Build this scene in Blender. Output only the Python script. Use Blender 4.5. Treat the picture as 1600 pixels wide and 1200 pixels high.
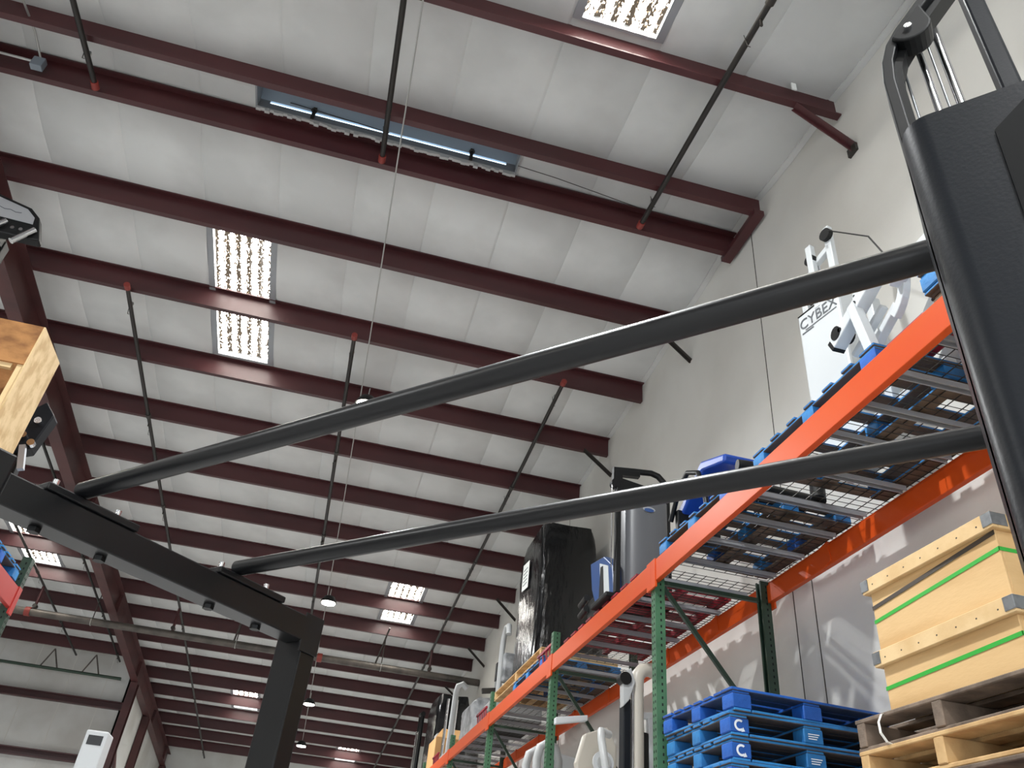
import bpy, bmesh, math, random
from mathutils import Vector, Matrix
random.seed(7)
for o in list(bpy.data.objects): bpy.data.objects.remove(o)
SC = bpy.context.scene; COL = SC.collection

# ------------------------------------------------------------------ camera
cam_d = bpy.data.cameras.new('camera'); cam = bpy.data.objects.new('camera', cam_d); COL.objects.link(cam)
cam_d.sensor_width = 36.0; cam_d.lens = 1241.03/1600*36
YAW, PITCH, ROLL = -0.1848, 0.6069, 0.1089
fw = Vector((-math.sin(YAW)*math.cos(PITCH), math.cos(YAW)*math.cos(PITCH), math.sin(PITCH)))
rt = Vector((math.cos(YAW), math.sin(YAW), 0)); up = rt.cross(fw)
r2 = rt*math.cos(ROLL)+up*math.sin(ROLL); u2 = -rt*math.sin(ROLL)+up*math.cos(ROLL)
m3 = Matrix((r2, u2, -fw)).transposed()
cam.matrix_world = Matrix.Translation((0, 0, 1.5)) @ m3.to_4x4()
cam_d.clip_start = 0.02; cam_d.clip_end = 200
SC.camera = cam
# ------------------------------------------------------------------ world, exposure
W = bpy.data.worlds.new('world'); SC.world = W; W.use_nodes = True
W.node_tree.nodes['Background'].inputs[0].default_value = (.62, .72, .85, 1)
W.node_tree.nodes['Background'].inputs[1].default_value = 0.8
VS = SC.view_settings; VS.view_transform = 'Standard'; VS.look = 'None'; VS.gamma = 1; VS.use_curve_mapping = False
VS.exposure = 0.13
LAMP_W = 285.0          # high bay lamps
SKY_E = 26.0            # translucent skylight panels in daylight
DOOR_FILL_W = 330.0          # added fill lights in unseen door openings behind camera, standing in for daylight

# ------------------------------------------------------------------ helpers
def lin(c):
    def f(v):
        v /= 255.0
        return v/12.92 if v <= .04045 else ((v+.055)/1.055)**2.4
    return (f(c[0]), f(c[1]), f(c[2]), 1)
def mat(name, col, rough=.6, metal=0., col2=None, scale=4., stretch=(1, 1, 1), bump=0., bscale=None, lo=.42, hi=.62, coat=0., spec=.5):
    m = bpy.data.materials.new(name); m.use_nodes = True
    nt = m.node_tree; b = nt.nodes['Principled BSDF']
    b.inputs['Roughness'].default_value = rough; b.inputs['Metallic'].default_value = metal
    b.inputs['Base Color'].default_value = lin(col)
    b.inputs['Specular IOR Level'].default_value = spec
    if coat: b.inputs['Coat Weight'].default_value = coat
    if col2 or bump:
        tc = nt.nodes.new('ShaderNodeTexCoord'); mp = nt.nodes.new('ShaderNodeMapping')
        mp.inputs['Scale'].default_value = stretch
        nt.links.new(tc.outputs['Object'], mp.inputs['Vector'])
        if col2:
            n = nt.nodes.new('ShaderNodeTexNoise'); n.inputs['Scale'].default_value = scale; n.inputs['Detail'].default_value = 5
            nt.links.new(mp.outputs[0], n.inputs['Vector'])
            r = nt.nodes.new('ShaderNodeValToRGB'); r.color_ramp.elements[0].position = lo; r.color_ramp.elements[1].position = hi
            r.color_ramp.elements[0].color = lin(col); r.color_ramp.elements[1].color = lin(col2)
            nt.links.new(n.outputs['Fac'], r.inputs[0]); nt.links.new(r.outputs[0], b.inputs['Base Color'])
        if bump:
            n2 = nt.nodes.new('ShaderNodeTexNoise'); n2.inputs['Scale'].default_value = bscale or scale*4; n2.inputs['Detail'].default_value = 4
            nt.links.new(mp.outputs[0], n2.inputs['Vector'])
            bp = nt.nodes.new('ShaderNodeBump'); bp.inputs['Strength'].default_value = bump; bp.inputs['Distance'].default_value = .02
            nt.links.new(n2.outputs['Fac'], bp.inputs['Height']); nt.links.new(bp.outputs[0], b.inputs['Normal'])
    return m
def emit(name, col, s):
    m = bpy.data.materials.new(name); m.use_nodes = True; nt = m.node_tree
    b = nt.nodes['Principled BSDF']; b.inputs['Base Color'].default_value = lin(col)
    b.inputs['Emission Color'].default_value = lin(col); b.inputs['Emission Strength'].default_value = s
    return m
MT = dict(
 concrete=mat('concrete_floor', (184, 184, 183), .6, 0, (164, 164, 164), .8),
 wall=mat('painted_wall', (216, 215, 210), .75, 0, (206, 204, 198), .55, bump=.05, bscale=30),
 panelwall=mat('vinyl_wall', (200, 200, 197), .6, 0, (182, 180, 175), .7, bump=.1, bscale=3),
 vinyl=mat('white_vinyl_insulation', (205, 206, 204), .5, 0, (194, 195, 193), 1.2, bump=.12, bscale=2.2),
 seam=mat('seam_tape', (196, 194, 188), .6),
 maroon=mat('maroon_primer', (70, 32, 34), .42, 0, (60, 27, 29), 2.5, stretch=(.3, 1, 1)),
 maroon2=mat('maroon_rafter', (78, 42, 41), .5, 0, (64, 33, 33), 2.0),
 darksteel=mat('dark_steel', (58, 54, 50), .5, .4),
 pipe=mat('dark_pipe', (50, 48, 46), .45, .5),
 bigpipe=mat('grey_pipe', (96, 90, 84), .5, .5, (74, 70, 66), 3),
 redcap=mat('red_fitting', (128, 46, 38), .55),
 greysteel=mat('grey_curb', (150, 153, 156), .5, .3),
 galv=mat('galvanised', (150, 154, 158), .35, .8, (120, 124, 128), 14),
 chrome=mat('chrome', (225, 225, 228), .12, 1.),
 bolt=mat('zinc_bolt', (230, 232, 236), .18, 1.),
 black=mat('black_powder_coat', (10, 11, 14), .34, 0., spec=.42),
 matteblack=mat('matte_black', (9, 10, 11), .6, spec=.12),
 blackdark=mat('black_plastic', (14, 15, 16), .45, spec=.3),
 blacksat=mat('black_satin', (22, 23, 25), .38, spec=.35),
 shroud=mat('charcoal_shroud', (22, 25, 30), .38, 0., bump=.03, bscale=180, spec=.2),
 greyshroud=mat('grey_shroud', (92, 94, 98), .35),
 orange=mat('orange_beam', (200, 76, 20), .45, 0, (200, 70, 20), 5, stretch=(1, .2, 1), lo=.5, hi=.75, spec=.3),
 redbeam=mat('red_beam', (172, 44, 38), .4),
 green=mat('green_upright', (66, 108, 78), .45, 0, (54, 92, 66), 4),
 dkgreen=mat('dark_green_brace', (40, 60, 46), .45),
 hole=mat('punched_hole', (8, 10, 9), .9),
 wire=mat('wire_deck', (70, 68, 66), .4, .7),
 channel=mat('deck_channel', (160, 162, 166), .45, .3),
 blue=mat('blue_pallet_paint', (42, 128, 192), .6, 0, (32, 104, 164), 5, bump=.2, bscale=25),
 blue2=mat('deep_blue_paint', (28, 98, 190), .55, 0, (24, 82, 164), 4, bump=.2, bscale=25),
 bluewear=mat('worn_blue_paint', (40, 112, 160), .7, 0, (120, 96, 70), 6, stretch=(1, 1, 1), lo=.5, hi=.68, bump=.25, bscale=25),
 brownwood=mat('brown_pallet_wood', (104, 84, 66), .8, 0, (74, 60, 50), 5, bump=.3, bscale=25),
 greywood=mat('weathered_pallet_wood', (128, 112, 98), .85, 0, (92, 80, 70), 6, bump=.3, bscale=30),
 freshwood=mat('pale_pallet_wood', (206, 172, 122), .75, 0, (182, 146, 98), 6, stretch=(1, 1, 1), bump=.2, bscale=25),
 ply=mat('plywood', (214, 178, 126), .6, 0, (200, 162, 110), 2.2, stretch=(1, .6, 2.5), bump=.05, bscale=40),
 rim=mat('crate_batten', (222, 192, 144), .65, 0, (208, 174, 124), 4, bump=.05, bscale=40),
 osb=mat('osb_board', (172, 122, 72), .75, 0, (126, 84, 46), 9, stretch=(.6, 1, 1), lo=.4, hi=.65, bump=.15, bscale=40),
 osblight=mat('pale_osb_board', (214, 186, 140), .75, 0, (188, 156, 108), 11, stretch=(1, 1, .6), bump=.12, bscale=40),
 strap=mat('green_strap', (52, 168, 62), .35),
 darkstrap=mat('dark_strap', (62, 54, 46), .4),
 whitestrap=mat('white_strap', (232, 230, 222), .5),
 whitem=mat('white_machine_paint', (204, 208, 210), .4),
 greym=mat('grey_machine_paint', (176, 178, 178), .35),
 cream=mat('beige_machine_paint', (190, 184, 172), .35),
 wrap=mat('black_stretch_wrap', (10, 11, 13), .2, 0., bump=.8, bscale=9, stretch=(1, 1, .35)),
 clearwrap=mat('cloudy_wrap', (170, 172, 174), .3, 0, (110, 112, 114), 5, bump=.8, bscale=9),
 card=mat('cardboard', (206, 160, 104), .8),
 redskid=mat('red_skid', (150, 30, 46), .45, 0, (110, 24, 36), 4),
 padblue=mat('blue_vinyl', (30, 70, 160), .4),
 shellblue=mat('blue_shell', (46, 78, 132), .3),
 logo=mat('white_print', (224, 232, 240), .6),
 logogrey=mat('grey_print', (96, 100, 104), .5),
 screen=mat('dark_screen', (44, 46, 48), .25),
 label=mat('paper_label', (230, 232, 228), .7),
 silver=mat('silver_label', (178, 180, 184), .35, .5),
 conduit=mat('conduit', (176, 176, 172), .4, .5),
 jbox=mat('junction_box', (120, 128, 136), .5, .3),
 lens=emit('lamp_lens', (255, 250, 235), 60),
 slit=emit('ridge_daylight', (214, 236, 255), 2.6),
 ventblue=mat('ridge_vent_metal', (160, 176, 190), .5, .3),
)
def skylight_mat():
    m = bpy.data.materials.new('daylit_skylight_panel'); m.use_nodes = True; nt = m.node_tree; b = nt.nodes['Principled BSDF']
    tc = nt.nodes.new('ShaderNodeTexCoord'); mp = nt.nodes.new('ShaderNodeMapping'); mp.inputs['Scale'].default_value = (1.1, .38, 1)
    nt.links.new(tc.outputs['Object'], mp.inputs['Vector'])
    n = nt.nodes.new('ShaderNodeTexNoise'); n.inputs['Scale'].default_value = 48; n.inputs['Detail'].default_value = 4
    nt.links.new(mp.outputs[0], n.inputs['Vector'])
    # leaf litter gathers along the ribs of the corrugated panel
    w = nt.nodes.new('ShaderNodeTexWave'); w.wave_type = 'BANDS'; w.bands_direction = 'X'; w.inputs['Scale'].default_value = 2.1; w.inputs['Distortion'].default_value = .6
    nt.links.new(tc.outputs['Object'], w.inputs['Vector'])
    ad = nt.nodes.new('ShaderNodeMath'); ad.operation = 'MULTIPLY_ADD'; ad.inputs[1].default_value = .26
    nt.links.new(w.outputs['Fac'], ad.inputs[0]); nt.links.new(n.outputs['Fac'], ad.inputs[2])
    r = nt.nodes.new('ShaderNodeValToRGB'); e = r.color_ramp.elements
    e[0].position = .585; e[0].color = (1, .97, .90, 1); e[1].position = .68; e[1].color = (.004, .003, .002, 1)
    k = e.new(.63); k.color = (.05, .033, .016, 1)
    nt.links.new(ad.outputs[0], r.inputs[0])
    nt.links.new(r.outputs[0], b.inputs['Emission Color']); b.inputs['Emission Strength'].default_value = SKY_E
    nt.links.new(r.outputs[0], b.inputs['Base Color'])
    return m
MT['sky'] = skylight_mat()
def unpainted_below(name, src, under):      # pallets are sprayed from above and the sides; the undersides stay bare wood
    m = MT[src].copy(); m.name = name; nt = m.node_tree; b = nt.nodes['Principled BSDF']
    old = b.inputs['Base Color'].links[0].from_socket
    n = nt.nodes.new('ShaderNodeTexCoord'); sp = nt.nodes.new('ShaderNodeSeparateXYZ'); nt.links.new(n.outputs['Normal'], sp.inputs[0])
    lt = nt.nodes.new('ShaderNodeMath'); lt.operation = 'LESS_THAN'; lt.inputs[1].default_value = -.6; nt.links.new(sp.outputs['Z'], lt.inputs[0])
    mx = nt.nodes.new('ShaderNodeMix'); mx.data_type = 'RGBA'; nt.links.new(lt.outputs[0], mx.inputs['Factor']); nt.links.new(old, mx.inputs['A'])
    mx.inputs['B'].default_value = lin(under); nt.links.new(mx.outputs['Result'], b.inputs['Base Color'])
    return m
MT['blue_u'] = unpainted_below('blue_pallet_board', 'blue', (96, 80, 66))
MT['blue2_u'] = unpainted_below('deep_blue_pallet_board', 'blue2', (70, 74, 92))

class MB:
    def __init__(s): s.v = []; s.f = []
    def add(s, vs, fs):
        b = len(s.v); s.v += [Vector(v) for v in vs]; s.f += [tuple(b+i for i in f) for f in fs]; return s
    def obox(s, c, ax, h):
        c = Vector(c); a = [Vector(x).normalized()*k for x, k in zip(ax, h)]
        vs = [c+a[0]*i+a[1]*j+a[2]*k for k in (-1, 1) for j in (-1, 1) for i in (-1, 1)]
        return s.add(vs, [(0, 2, 3, 1), (4, 5, 7, 6), (0, 1, 5, 4), (2, 6, 7, 3), (0, 4, 6, 2), (1, 3, 7, 5)])
    def box(s, x0, x1, y0, y1, z0, z1):
        return s.obox(((x0+x1)/2, (y0+y1)/2, (z0+z1)/2), ((1, 0, 0), (0, 1, 0), (0, 0, 1)), (abs(x1-x0)/2, abs(y1-y0)/2, abs(z1-z0)/2))
    def bar(s, p, q, w, h, upv=(0, 0, 1)):
        p = Vector(p); q = Vector(q); d = (q-p); L = d.length; d.normalize(); upv = Vector(upv)
        sd = d.cross(upv)
        if sd.length < 1e-4: sd = d.cross(Vector((0, 1, 0)))
        sd.normalize(); u = sd.cross(d)
        return s.obox((p+q)/2, (d, sd, u), (L/2, w/2, h/2))
    def tube(s, pts, r, n=12, caps=True):
        pts = [Vector(p) for p in pts]; N = len(pts); rings = []
        t0 = (pts[1]-pts[0]).normalized(); a = t0.orthogonal().normalized()
        for i, p in enumerate(pts):
            t = (pts[min(i+1, N-1)]-pts[max(i-1, 0)]).normalized()
            a = (a-t*a.dot(t)).normalized(); b = t.cross(a)
            rr = r[i] if isinstance(r, (list, tuple)) else r
            rings.append([p+(a*math.cos(2*math.pi*k/n)+b*math.sin(2*math.pi*k/n))*rr for k in range(n)])
        vs = [v for g in rings for v in g]; fs = []
        for i in range(N-1):
            for k in range(n): fs.append((i*n+k, i*n+(k+1) % n, (i+1)*n+(k+1) % n, (i+1)*n+k))
        if caps: fs += [tuple(range(n-1, -1, -1)), tuple((N-1)*n+k for k in range(n))]
        return s.add(vs, fs)
    def sweep(s, pts, w, h, nrm):        # rectangular section swept along a planar path with fixed side direction nrm
        pts = [Vector(p) for p in pts]; nrm = Vector(nrm).normalized(); N = len(pts); vs = []; fs = []
        for i, p in enumerate(pts):
            t = (pts[min(i+1, N-1)]-pts[max(i-1, 0)]).normalized(); b = t.cross(nrm).normalized()
            vs += [p+nrm*w/2+b*h/2, p-nrm*w/2+b*h/2, p-nrm*w/2-b*h/2, p+nrm*w/2-b*h/2]
        for i in range(N-1):
            for k in range(4): fs.append((i*4+k, i*4+(k+1) % 4, (i+1)*4+(k+1) % 4, (i+1)*4+k))
        fs += [(3, 2, 1, 0), tuple((N-1)*4+k for k in range(4))]
        return s.add(vs, fs)
    def prism(s, poly, d):               # polygon of 3D points extruded by vector d
        P = [Vector(p) for p in poly]; d = Vector(d); n = len(P)
        fs = [tuple(range(n-1, -1, -1)), tuple(range(n, 2*n))]+[(i, (i+1) % n, n+(i+1) % n, n+i) for i in range(n)]
        return s.add(P+[p+d for p in P], fs)
    def extr(s, prof, x0, x1, fn):       # profile list of (a,b) mapped by fn(x,a,b)
        n = len(prof); vs = [fn(x, a, b) for x in (x0, x1) for a, b in prof]
        return s.add(vs, [tuple(range(n-1, -1, -1)), tuple(range(n, 2*n))]+[(i, (i+1) % n, n+(i+1) % n, n+i) for i in range(n)])
    def build(s, name, m, parent=None, bevel=0., smooth=False, local=False, seg=2):
        me = bpy.data.meshes.new(name); vs = s.v
        if parent is not None and not local:
            r = parent
            while r.parent: r = r.parent
            inv = (Matrix.Translation(r.location) @ r.rotation_euler.to_matrix().to_4x4()).inverted()
            vs = [inv @ v for v in vs]
        me.from_pydata([tuple(v) for v in vs], [], s.f)
        bm = bmesh.new(); bm.from_mesh(me)
        bmesh.ops.recalc_face_normals(bm, faces=bm.faces)
        if bevel:
            ed = [e for e in bm.edges if len(e.link_faces) == 2 and e.calc_face_angle(0) > .6]
            bmesh.ops.bevel(bm, geom=ed, offset=bevel, segments=seg, affect='EDGES', profile=.5)
        bm.to_mesh(me); bm.free()
        if smooth:
            for p in me.polygons: p.use_smooth = True
            me.set_sharp_from_angle(angle=math.radians(40))
        me.materials.append(MT[m] if isinstance(m, str) else m)
        o = bpy.data.objects.new(name, me); COL.objects.link(o)
        if parent is not None: o.parent = parent
        return o
def tag(o, label, cat, group=None):
    o['label'] = label; o['category'] = cat
    if group: o['group'] = group
    return o
def thing(name, label, cat, loc=(0, 0, 0), rz=0., group=None):
    o = bpy.data.objects.new(name, None); COL.objects.link(o); o.location = loc; o.rotation_euler = (0, 0, rz); o.empty_display_size = .1
    return tag(o, label, cat, group)
def struct(o, label=None):
    o['kind'] = 'structure'
    if label: o['label'] = label
    return o
def inst(src, parent, loc=None, rot=None):
    o = src.copy(); COL.objects.link(o); o.parent = parent
    if loc is not None: o.location = loc
    if rot is not None: o.rotation_euler = rot
    return o
def text_mesh(name, body, size, m, parent, mat4, bold=0.):
    cu = bpy.data.curves.new(name, 'FONT'); cu.body = body; cu.size = size; cu.extrude = .001; cu.offset = bold; cu.align_x = 'CENTER'
    t = bpy.data.objects.new(name, cu); COL.objects.link(t); bpy.context.view_layer.update()
    me = bpy.data.meshes.new_from_object(t.evaluated_get(bpy.context.evaluated_depsgraph_get()))
    bpy.data.objects.remove(t)
    r = parent
    while r.parent: r = r.parent
    me.transform((Matrix.Translation(r.location) @ r.rotation_euler.to_matrix().to_4x4()).inverted() @ mat4)
    me.materials.clear(); me.materials.append(MT[m]); me.name = name
    o = bpy.data.objects.new(name, me); COL.objects.link(o); o.parent = parent
    return o

# ------------------------------------------------------------------ building dimensions
XW = 3.80; XL = -14.0; XR = -5.0           # right wall, left wall, rafter line
YN = -12.0; YB = 25.4; YF = 34.9           # wall behind camera, back wall of left bay, far wall
RIDGE = 6.03; TAN = math.tan(.089); DY = 1.518; PD = .30
Y0 = 6.34; Z0 = 8.595
def pz(y): return Z0-(abs(y-RIDGE)-.31)*TAN      # underside of the purlins
def roof(y): return pz(y)+PD+.012

# floor and walls
struct(MB().box(XL-.2, XW+.2, YN-.2, YF+.2, -.2, 0).build('floor', 'concrete'))
wr = struct(MB().prism([(XW, YN, 0), (XW, YF, 0), (XW, YF, roof(YF)+.4), (XW, RIDGE, roof(RIDGE)+.4), (XW, YN, roof(YN)+.4)], (.2, 0, 0)).build('wall_right', 'wall'))
for y in (5.68, 5.98, 13.0):
    MB().box(XW-.004, XW+.01, y-.004, y+.004, 0, roof(y) if y > 5.8 else 5.0).build('joint', 'darksteel', wr)
struct(MB().box(XR-.3, XW+.2, YF, YF+.2, 0, roof(YF)+.3).build('wall_far', 'panelwall'))
struct(MB().prism([(XL-.2, YN, 0), (XL-.2, YB, 0), (XL-.2, YB, roof(YB)+.4), (XL-.2, RIDGE, roof(RIDGE)+.4), (XL-.2, YN, roof(YN)+.4)], (.2, 0, 0)).build('wall_left', 'panelwall'))
wb = struct(MB().box(XL, XR-.18, YB, YB+.15, 0, roof(YB)+.15).build('wall_back', 'panelwall'))
for k in range(9):
    x = XR-.9-k*.98
    MB().box(x-.012, x+.012, YB-.006, YB+.02, 0, roof(YB)-.02).build('seam', 'seam', wb)
struct(MB().prism([(XR-.22, YB, 0), (XR-.22, YF, 0), (XR-.22, YF, roof(YF)+.1), (XR-.22, YB, roof(YB)+.1)], (-.1, 0, 0)).build('wall_side', 'panelwall'))
# unseen wall behind the camera, with three door openings added for light from behind
dd = [(-12.5, -9), (-5.5, -2), (-.5, 3)]
xs = [XL]+[v for d in dd for v in d]+[XW]
wn = MB()
for i in range(0, len(xs), 2): wn.box(xs[i], xs[i+1], YN-.2, YN, 0, 4.5)
wn.box(XL, XW, YN-.2, YN, 4.5, roof(YN)+.4)
struct(wn.build('wall_near', 'panelwall'))
for i, (a, b) in enumerate(dd):  # area light added in each opening, in place of real daylight
    l = bpy.data.lights.new('door_fill_light', 'AREA'); l.shape = 'RECTANGLE'; l.size = b-a; l.size_y = 4.4; l.energy = DOOR_FILL_W; l.color = (.93, .97, 1)
    o = bpy.data.objects.new('door_fill_light', l); COL.objects.link(o); o.location = ((a+b)/2, YN-.1, 2.25); o.rotation_euler = (math.pi/2, 0, 0)

# ------------------------------------------------------------------ skylights (x0,x1,y0,y1)
SX = lambda k: .965+.92*k
SKY = [(SX(-4), SX(-3), 7.95, 10.79), (SX(0), SX(1), 17.1, 19.85), (SX(-4), SX(-3), 26.2, 28.9), (SX(0), SX(1), 31.0, 33.6),
       (SX(0), SX(1), 1.75, 4.10), (SX(-9), SX(-8), 17.1, 19.9), (SX(-4), SX(-3), -5.5, -2.8), (SX(-9), SX(-8), -1.0, 1.7), (SX(0), SX(1), -9.0, -6.4), (SX(-9), SX(-8), 7.95, 10.79)]
VENT = (-2.09, .93, 5.80, 6.26)
def lbl(s): return s
ceil = bpy.data.objects.new('ceiling', None); COL.objects.link(ceil); struct(ceil)
def hole(x, y):
    for a, b, c, d in SKY:
        if a-.001 < x < b+.001 and c < y < d: return True
    a, b, c, d = VENT
    return a < x < b and c < y < d
def pur_rel(y):
    t = ((abs(y-RIDGE)-.31)/DY) % 1.0
    return t
kmin = math.floor((XL-.965)/.92)
for k in range(kmin, 4):
    xa, xb = max(XL, SX(k)), min(XW, SX(k+1))
    if xb-xa < .02: continue
    xsn = sorted(set([xa, xb]+[v for v in (VENT[0], VENT[1]) if xa < v < xb]+[xa+(xb-xa)*.03, (xa+xb)/2, xb-(xb-xa)*.03]))
    for ya, yb in ((RIDGE, YF if xb > XR else YB), (YN, RIDGE)):
        ys = set([ya, yb])
        y = Y0-.31
        n = int((yb-ya)/(DY/6))+1
        ys |= set(ya+(yb-ya)*i/n for i in range(n+1))
        for q in SKY+[VENT]:
            for v in q[2:]:
                if ya < v < yb: ys.add(v)
        ys = sorted(ys); mb = MB(); idx = {}
        for i, x in enumerate(xsn):
            for j, yy in enumerate(ys):
                t = pur_rel(yy); sag = .055*math.sin(math.pi*t)**.7 if abs(yy-RIDGE) > .31 else .0
                e = .014 if (i in (0, len(xsn)-1)) else 0     # the seams pull up between the strips
                idx[i, j] = len(mb.v); mb.v.append(Vector((x, yy, roof(yy)-sag+e)))
        for i in range(len(xsn)-1):
            for j in range(len(ys)-1):
                if hole((xsn[i]+xsn[i+1])/2, (ys[j]+ys[j+1])/2): continue
                mb.f.append((idx[i, j], idx[i+1, j], idx[i+1, j+1], idx[i, j+1]))
        mb.build('insulation_blanket', 'vinyl', ceil, smooth=True)
# roof sheet above the blanket (closes the building)
for nm, ya, yb, x0 in (('roof_sheet', RIDGE, YB, XL), ('roof_sheet', YB, YF, XR-.3), ('roof_sheet', YN, RIDGE, XL)):
    cuts = [s for s in SKY+[VENT] if s[3] > ya and s[2] < yb]
    xs_ = sorted(set([x0, XW+.2]+[v for c in cuts for v in c[:2] if v > x0])); ys_ = sorted(set([ya, yb]+[v for c in cuts for v in c[2:] if ya < v < yb]))
    mb = MB()
    for i in range(len(xs_)-1):
        for j in range(len(ys_)-1):
            if hole((xs_[i]+xs_[i+1])/2, (ys_[j]+ys_[j+1])/2): continue
            mb.add([(xs_[i], ys_[j], roof(ys_[j])+.10), (xs_[i+1], ys_[j], roof(ys_[j])+.10), (xs_[i+1], ys_[j+1], roof(ys_[j+1])+.10), (xs_[i], ys_[j+1], roof(ys_[j+1])+.10)], [(0, 1, 2, 3)])
    mb.build(nm, 'darksteel', ceil)
SKL = ['long skylight just beyond the ridge, crossed by one maroon purlin, debris speckled', 'skylight right of the nearest hanging lamp, above the grey cross pipe', 'small distant skylight beside the black column at lower left',
       'most distant skylight, thin glowing strips near the bottom edge', 'skylight cut by the top edge of the picture, right of centre', 'skylight at the left edge above the green rack post',
       'skylight over the bay behind the camera', 'skylight over the left bay near the camera', 'skylight near the wall behind the camera', 'skylight in the left bay beyond the ridge']
for (a, b, c, d), lb in zip(SKY, SKL):
    y0, y1 = c, d
    sg = -1 if c > RIDGE else 1
    t = thing('skylight', lb, 'skylight', ((a+b)/2, (c+d)/2, roof((c+d)/2)), 0)
    # corrugated translucent panel
    mb = MB(); n = 44
    for j, yy in enumerate((y0, y1)):
        for i in range(n+1):
            f = i/n; x = a+.085+(b-a-.17)*f
            mb.v.append(Vector((x, yy, roof(yy)+.055+.012*math.sin(f*2*math.pi*5.5))))
    for i in range(n): mb.f.append((i, i+1, n+2+i, n+1+i))
    mb.build('translucent_panel', 'sky', t)
    for xx in (a, b-.085):
        MB().prism([(xx, y0, roof(y0)-.03), (xx+.085, y0, roof(y0)-.03), (xx+.085, y0, roof(y0)+.10), (xx, y0, roof(y0)+.10)], (0, y1-y0, roof(y1)-roof(y0))).build('curb_side', 'greysteel', t)
    for yy in (y0, y1-.03):
        MB().box(a+.085, b-.085, yy, yy+.03, roof(yy)-.03, roof(yy)+.1).build('curb_end', 'greysteel', t)

# ------------------------------------------------------------------ purlins
ORD = ['first', 'second', 'third', 'fourth', 'fifth', 'sixth', 'seventh', 'eighth', 'ninth', 'tenth', 'eleventh', 'twelfth', 'thirteenth', 'fourteenth', 'fifteenth', 'sixteenth', 'seventeenth', 'eighteenth', 'nineteenth', 'twentieth']
def purlin(y, s, x0, label):
    # Z section: upper flange towards the camera side for the far slope (s=1), mirrored on the near slope
    t = .012; fl = .075; lp = .02; z = pz(y)
    P = [(-fl, PD), (-fl, PD-lp), (-fl+t, PD-lp), (-fl+t, PD-t), (0, PD-t), (0, 0), (fl, 0), (fl, lp), (fl-t, lp), (fl-t, t), (t, t), (t, PD)]
    o = MB().extr(P, x0, XW-.02, lambda x, a, b: (x, y+s*a, z+b)).build('purlin', 'maroon')
    return tag(o, label, 'purlin', 'roof purlins')
i = 0
while Y0+i*DY < YF-.1:
    y = Y0+i*DY
    purlin(y, 1, XL+.05 if y < YB-.2 else XR-.15, ORD[i]+' maroon roof purlin on the far side of the ridge vent')
    i += 1
for j in range(12):
    y = 2*RIDGE-Y0-j*DY
    if y < YN+.2: break
    purlin(y, -1, XL+.05, ORD[j]+' maroon roof purlin on the near side of the ridge vent')
# channel joining the two ridge purlins at the right wall
tag(MB().obox((XW-.10, RIDGE, Z0-.03), ((0, 1, 0), (1, 0, 0), (0, 0, 1)), (.42, .06, .035)).build('ridge_tie_channel', 'maroon'), 'short maroon channel joining the two ridge purlins at the right wall', 'steel brace')

# rafter and columns
def rafter(ya, yb, label):
    mb = MB(); d = Vector((0, yb-ya, pz(yb)-pz(ya)))
    t = thing('rafter', label, 'rafter', (XR, ya, pz(ya)))
    def sec(x0, x1, z0, z1): return [(x0, ya, pz(ya)+z0), (x1, ya, pz(ya)+z0), (x1, ya, pz(ya)+z1), (x0, ya, pz(ya)+z1)]
    MB().prism(sec(XR-.20, XR+.03, -.015, -.001), d).build('top_flange', 'maroon2', t)
    MB().prism(sec(XR-.10, XR-.085, -.455, -.015), d).build('web', 'maroon2', t)
    MB().prism(sec(XR-.20, XR+.0, -.475, -.455), d).build('bottom_flange', 'maroon2', t)
    for k in range(int(abs(yb-ya)/(DY*3))+1):
        y = ya+(yb-ya)/abs(yb-ya)*(.5+k*DY*3)
        if (y-yb)*(yb-ya) > 0: break
        MB().box(XR-.19, XR-.005, y-.006, y+.006, pz(y)-.45, pz(y)-.02).build('stiffener', 'maroon2', t)
rafter(RIDGE, YF, 'maroon roof rafter descending along the left side beyond the ridge')
rafter(RIDGE-.01, YN, 'maroon roof rafter on the camera side of the ridge')
def column(x, y, label, h):
    t = thing('steel_column', label, 'column', (x, y, 0))
    MB().box(x-.10, x+.10, y-.15, y-.13, 0, h).build('flange', 'maroon2', t)
    MB().box(x-.10, x+.10, y+.13, y+.15, 0, h).build('flange', 'maroon2', t)
    MB().box(x-.008, x+.008, y-.13, y+.13, 0, h).build('web', 'maroon2', t)
    MB().box(x-.14, x+.14, y-.19, y+.19, 0, .02).build('base_plate', 'maroon2', t)
column(XR-.10, YB-.20, 'maroon steel column under the rafter at the corner of the back wall', pz(YB-.2)-.48)
column(XR-.10, 28.5, 'maroon steel column beyond the back wall corner, partly behind another', pz(28.5)-.48)
column(XR-.10, YF-.2, 'maroon steel column at the far end wall', pz(YF)-.48)
for z, nm in ((5.80, 'upper'), (4.38, 'lower')):
    P = [(0, 0), (-.18, 0), (-.18, .03), (-.165, .03), (-.165, .012), (-.012, .012), (-.012, .188), (-.165, .188), (-.165, .17), (-.18, .17), (-.18, .2), (0, .2)]
    tag(MB().extr(P, XL+.1, XR-.22, lambda x, a, b: (x, YB+a, z-.1+b)).build('wall_girt', 'maroon'), nm+' maroon horizontal girt on the back wall of the left bay', 'girt')
tag(MB().prism([(XR-.20, 25.7, 5.0), (XR-.20, 28.2, 3.6), (XR-.20, 28.2, 3.45), (XR-.20, 25.7, 4.85)], (.06, 0, 0)).build('diagonal_brace', 'maroon'), 'maroon diagonal brace between two columns at lower left', 'steel brace')
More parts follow.
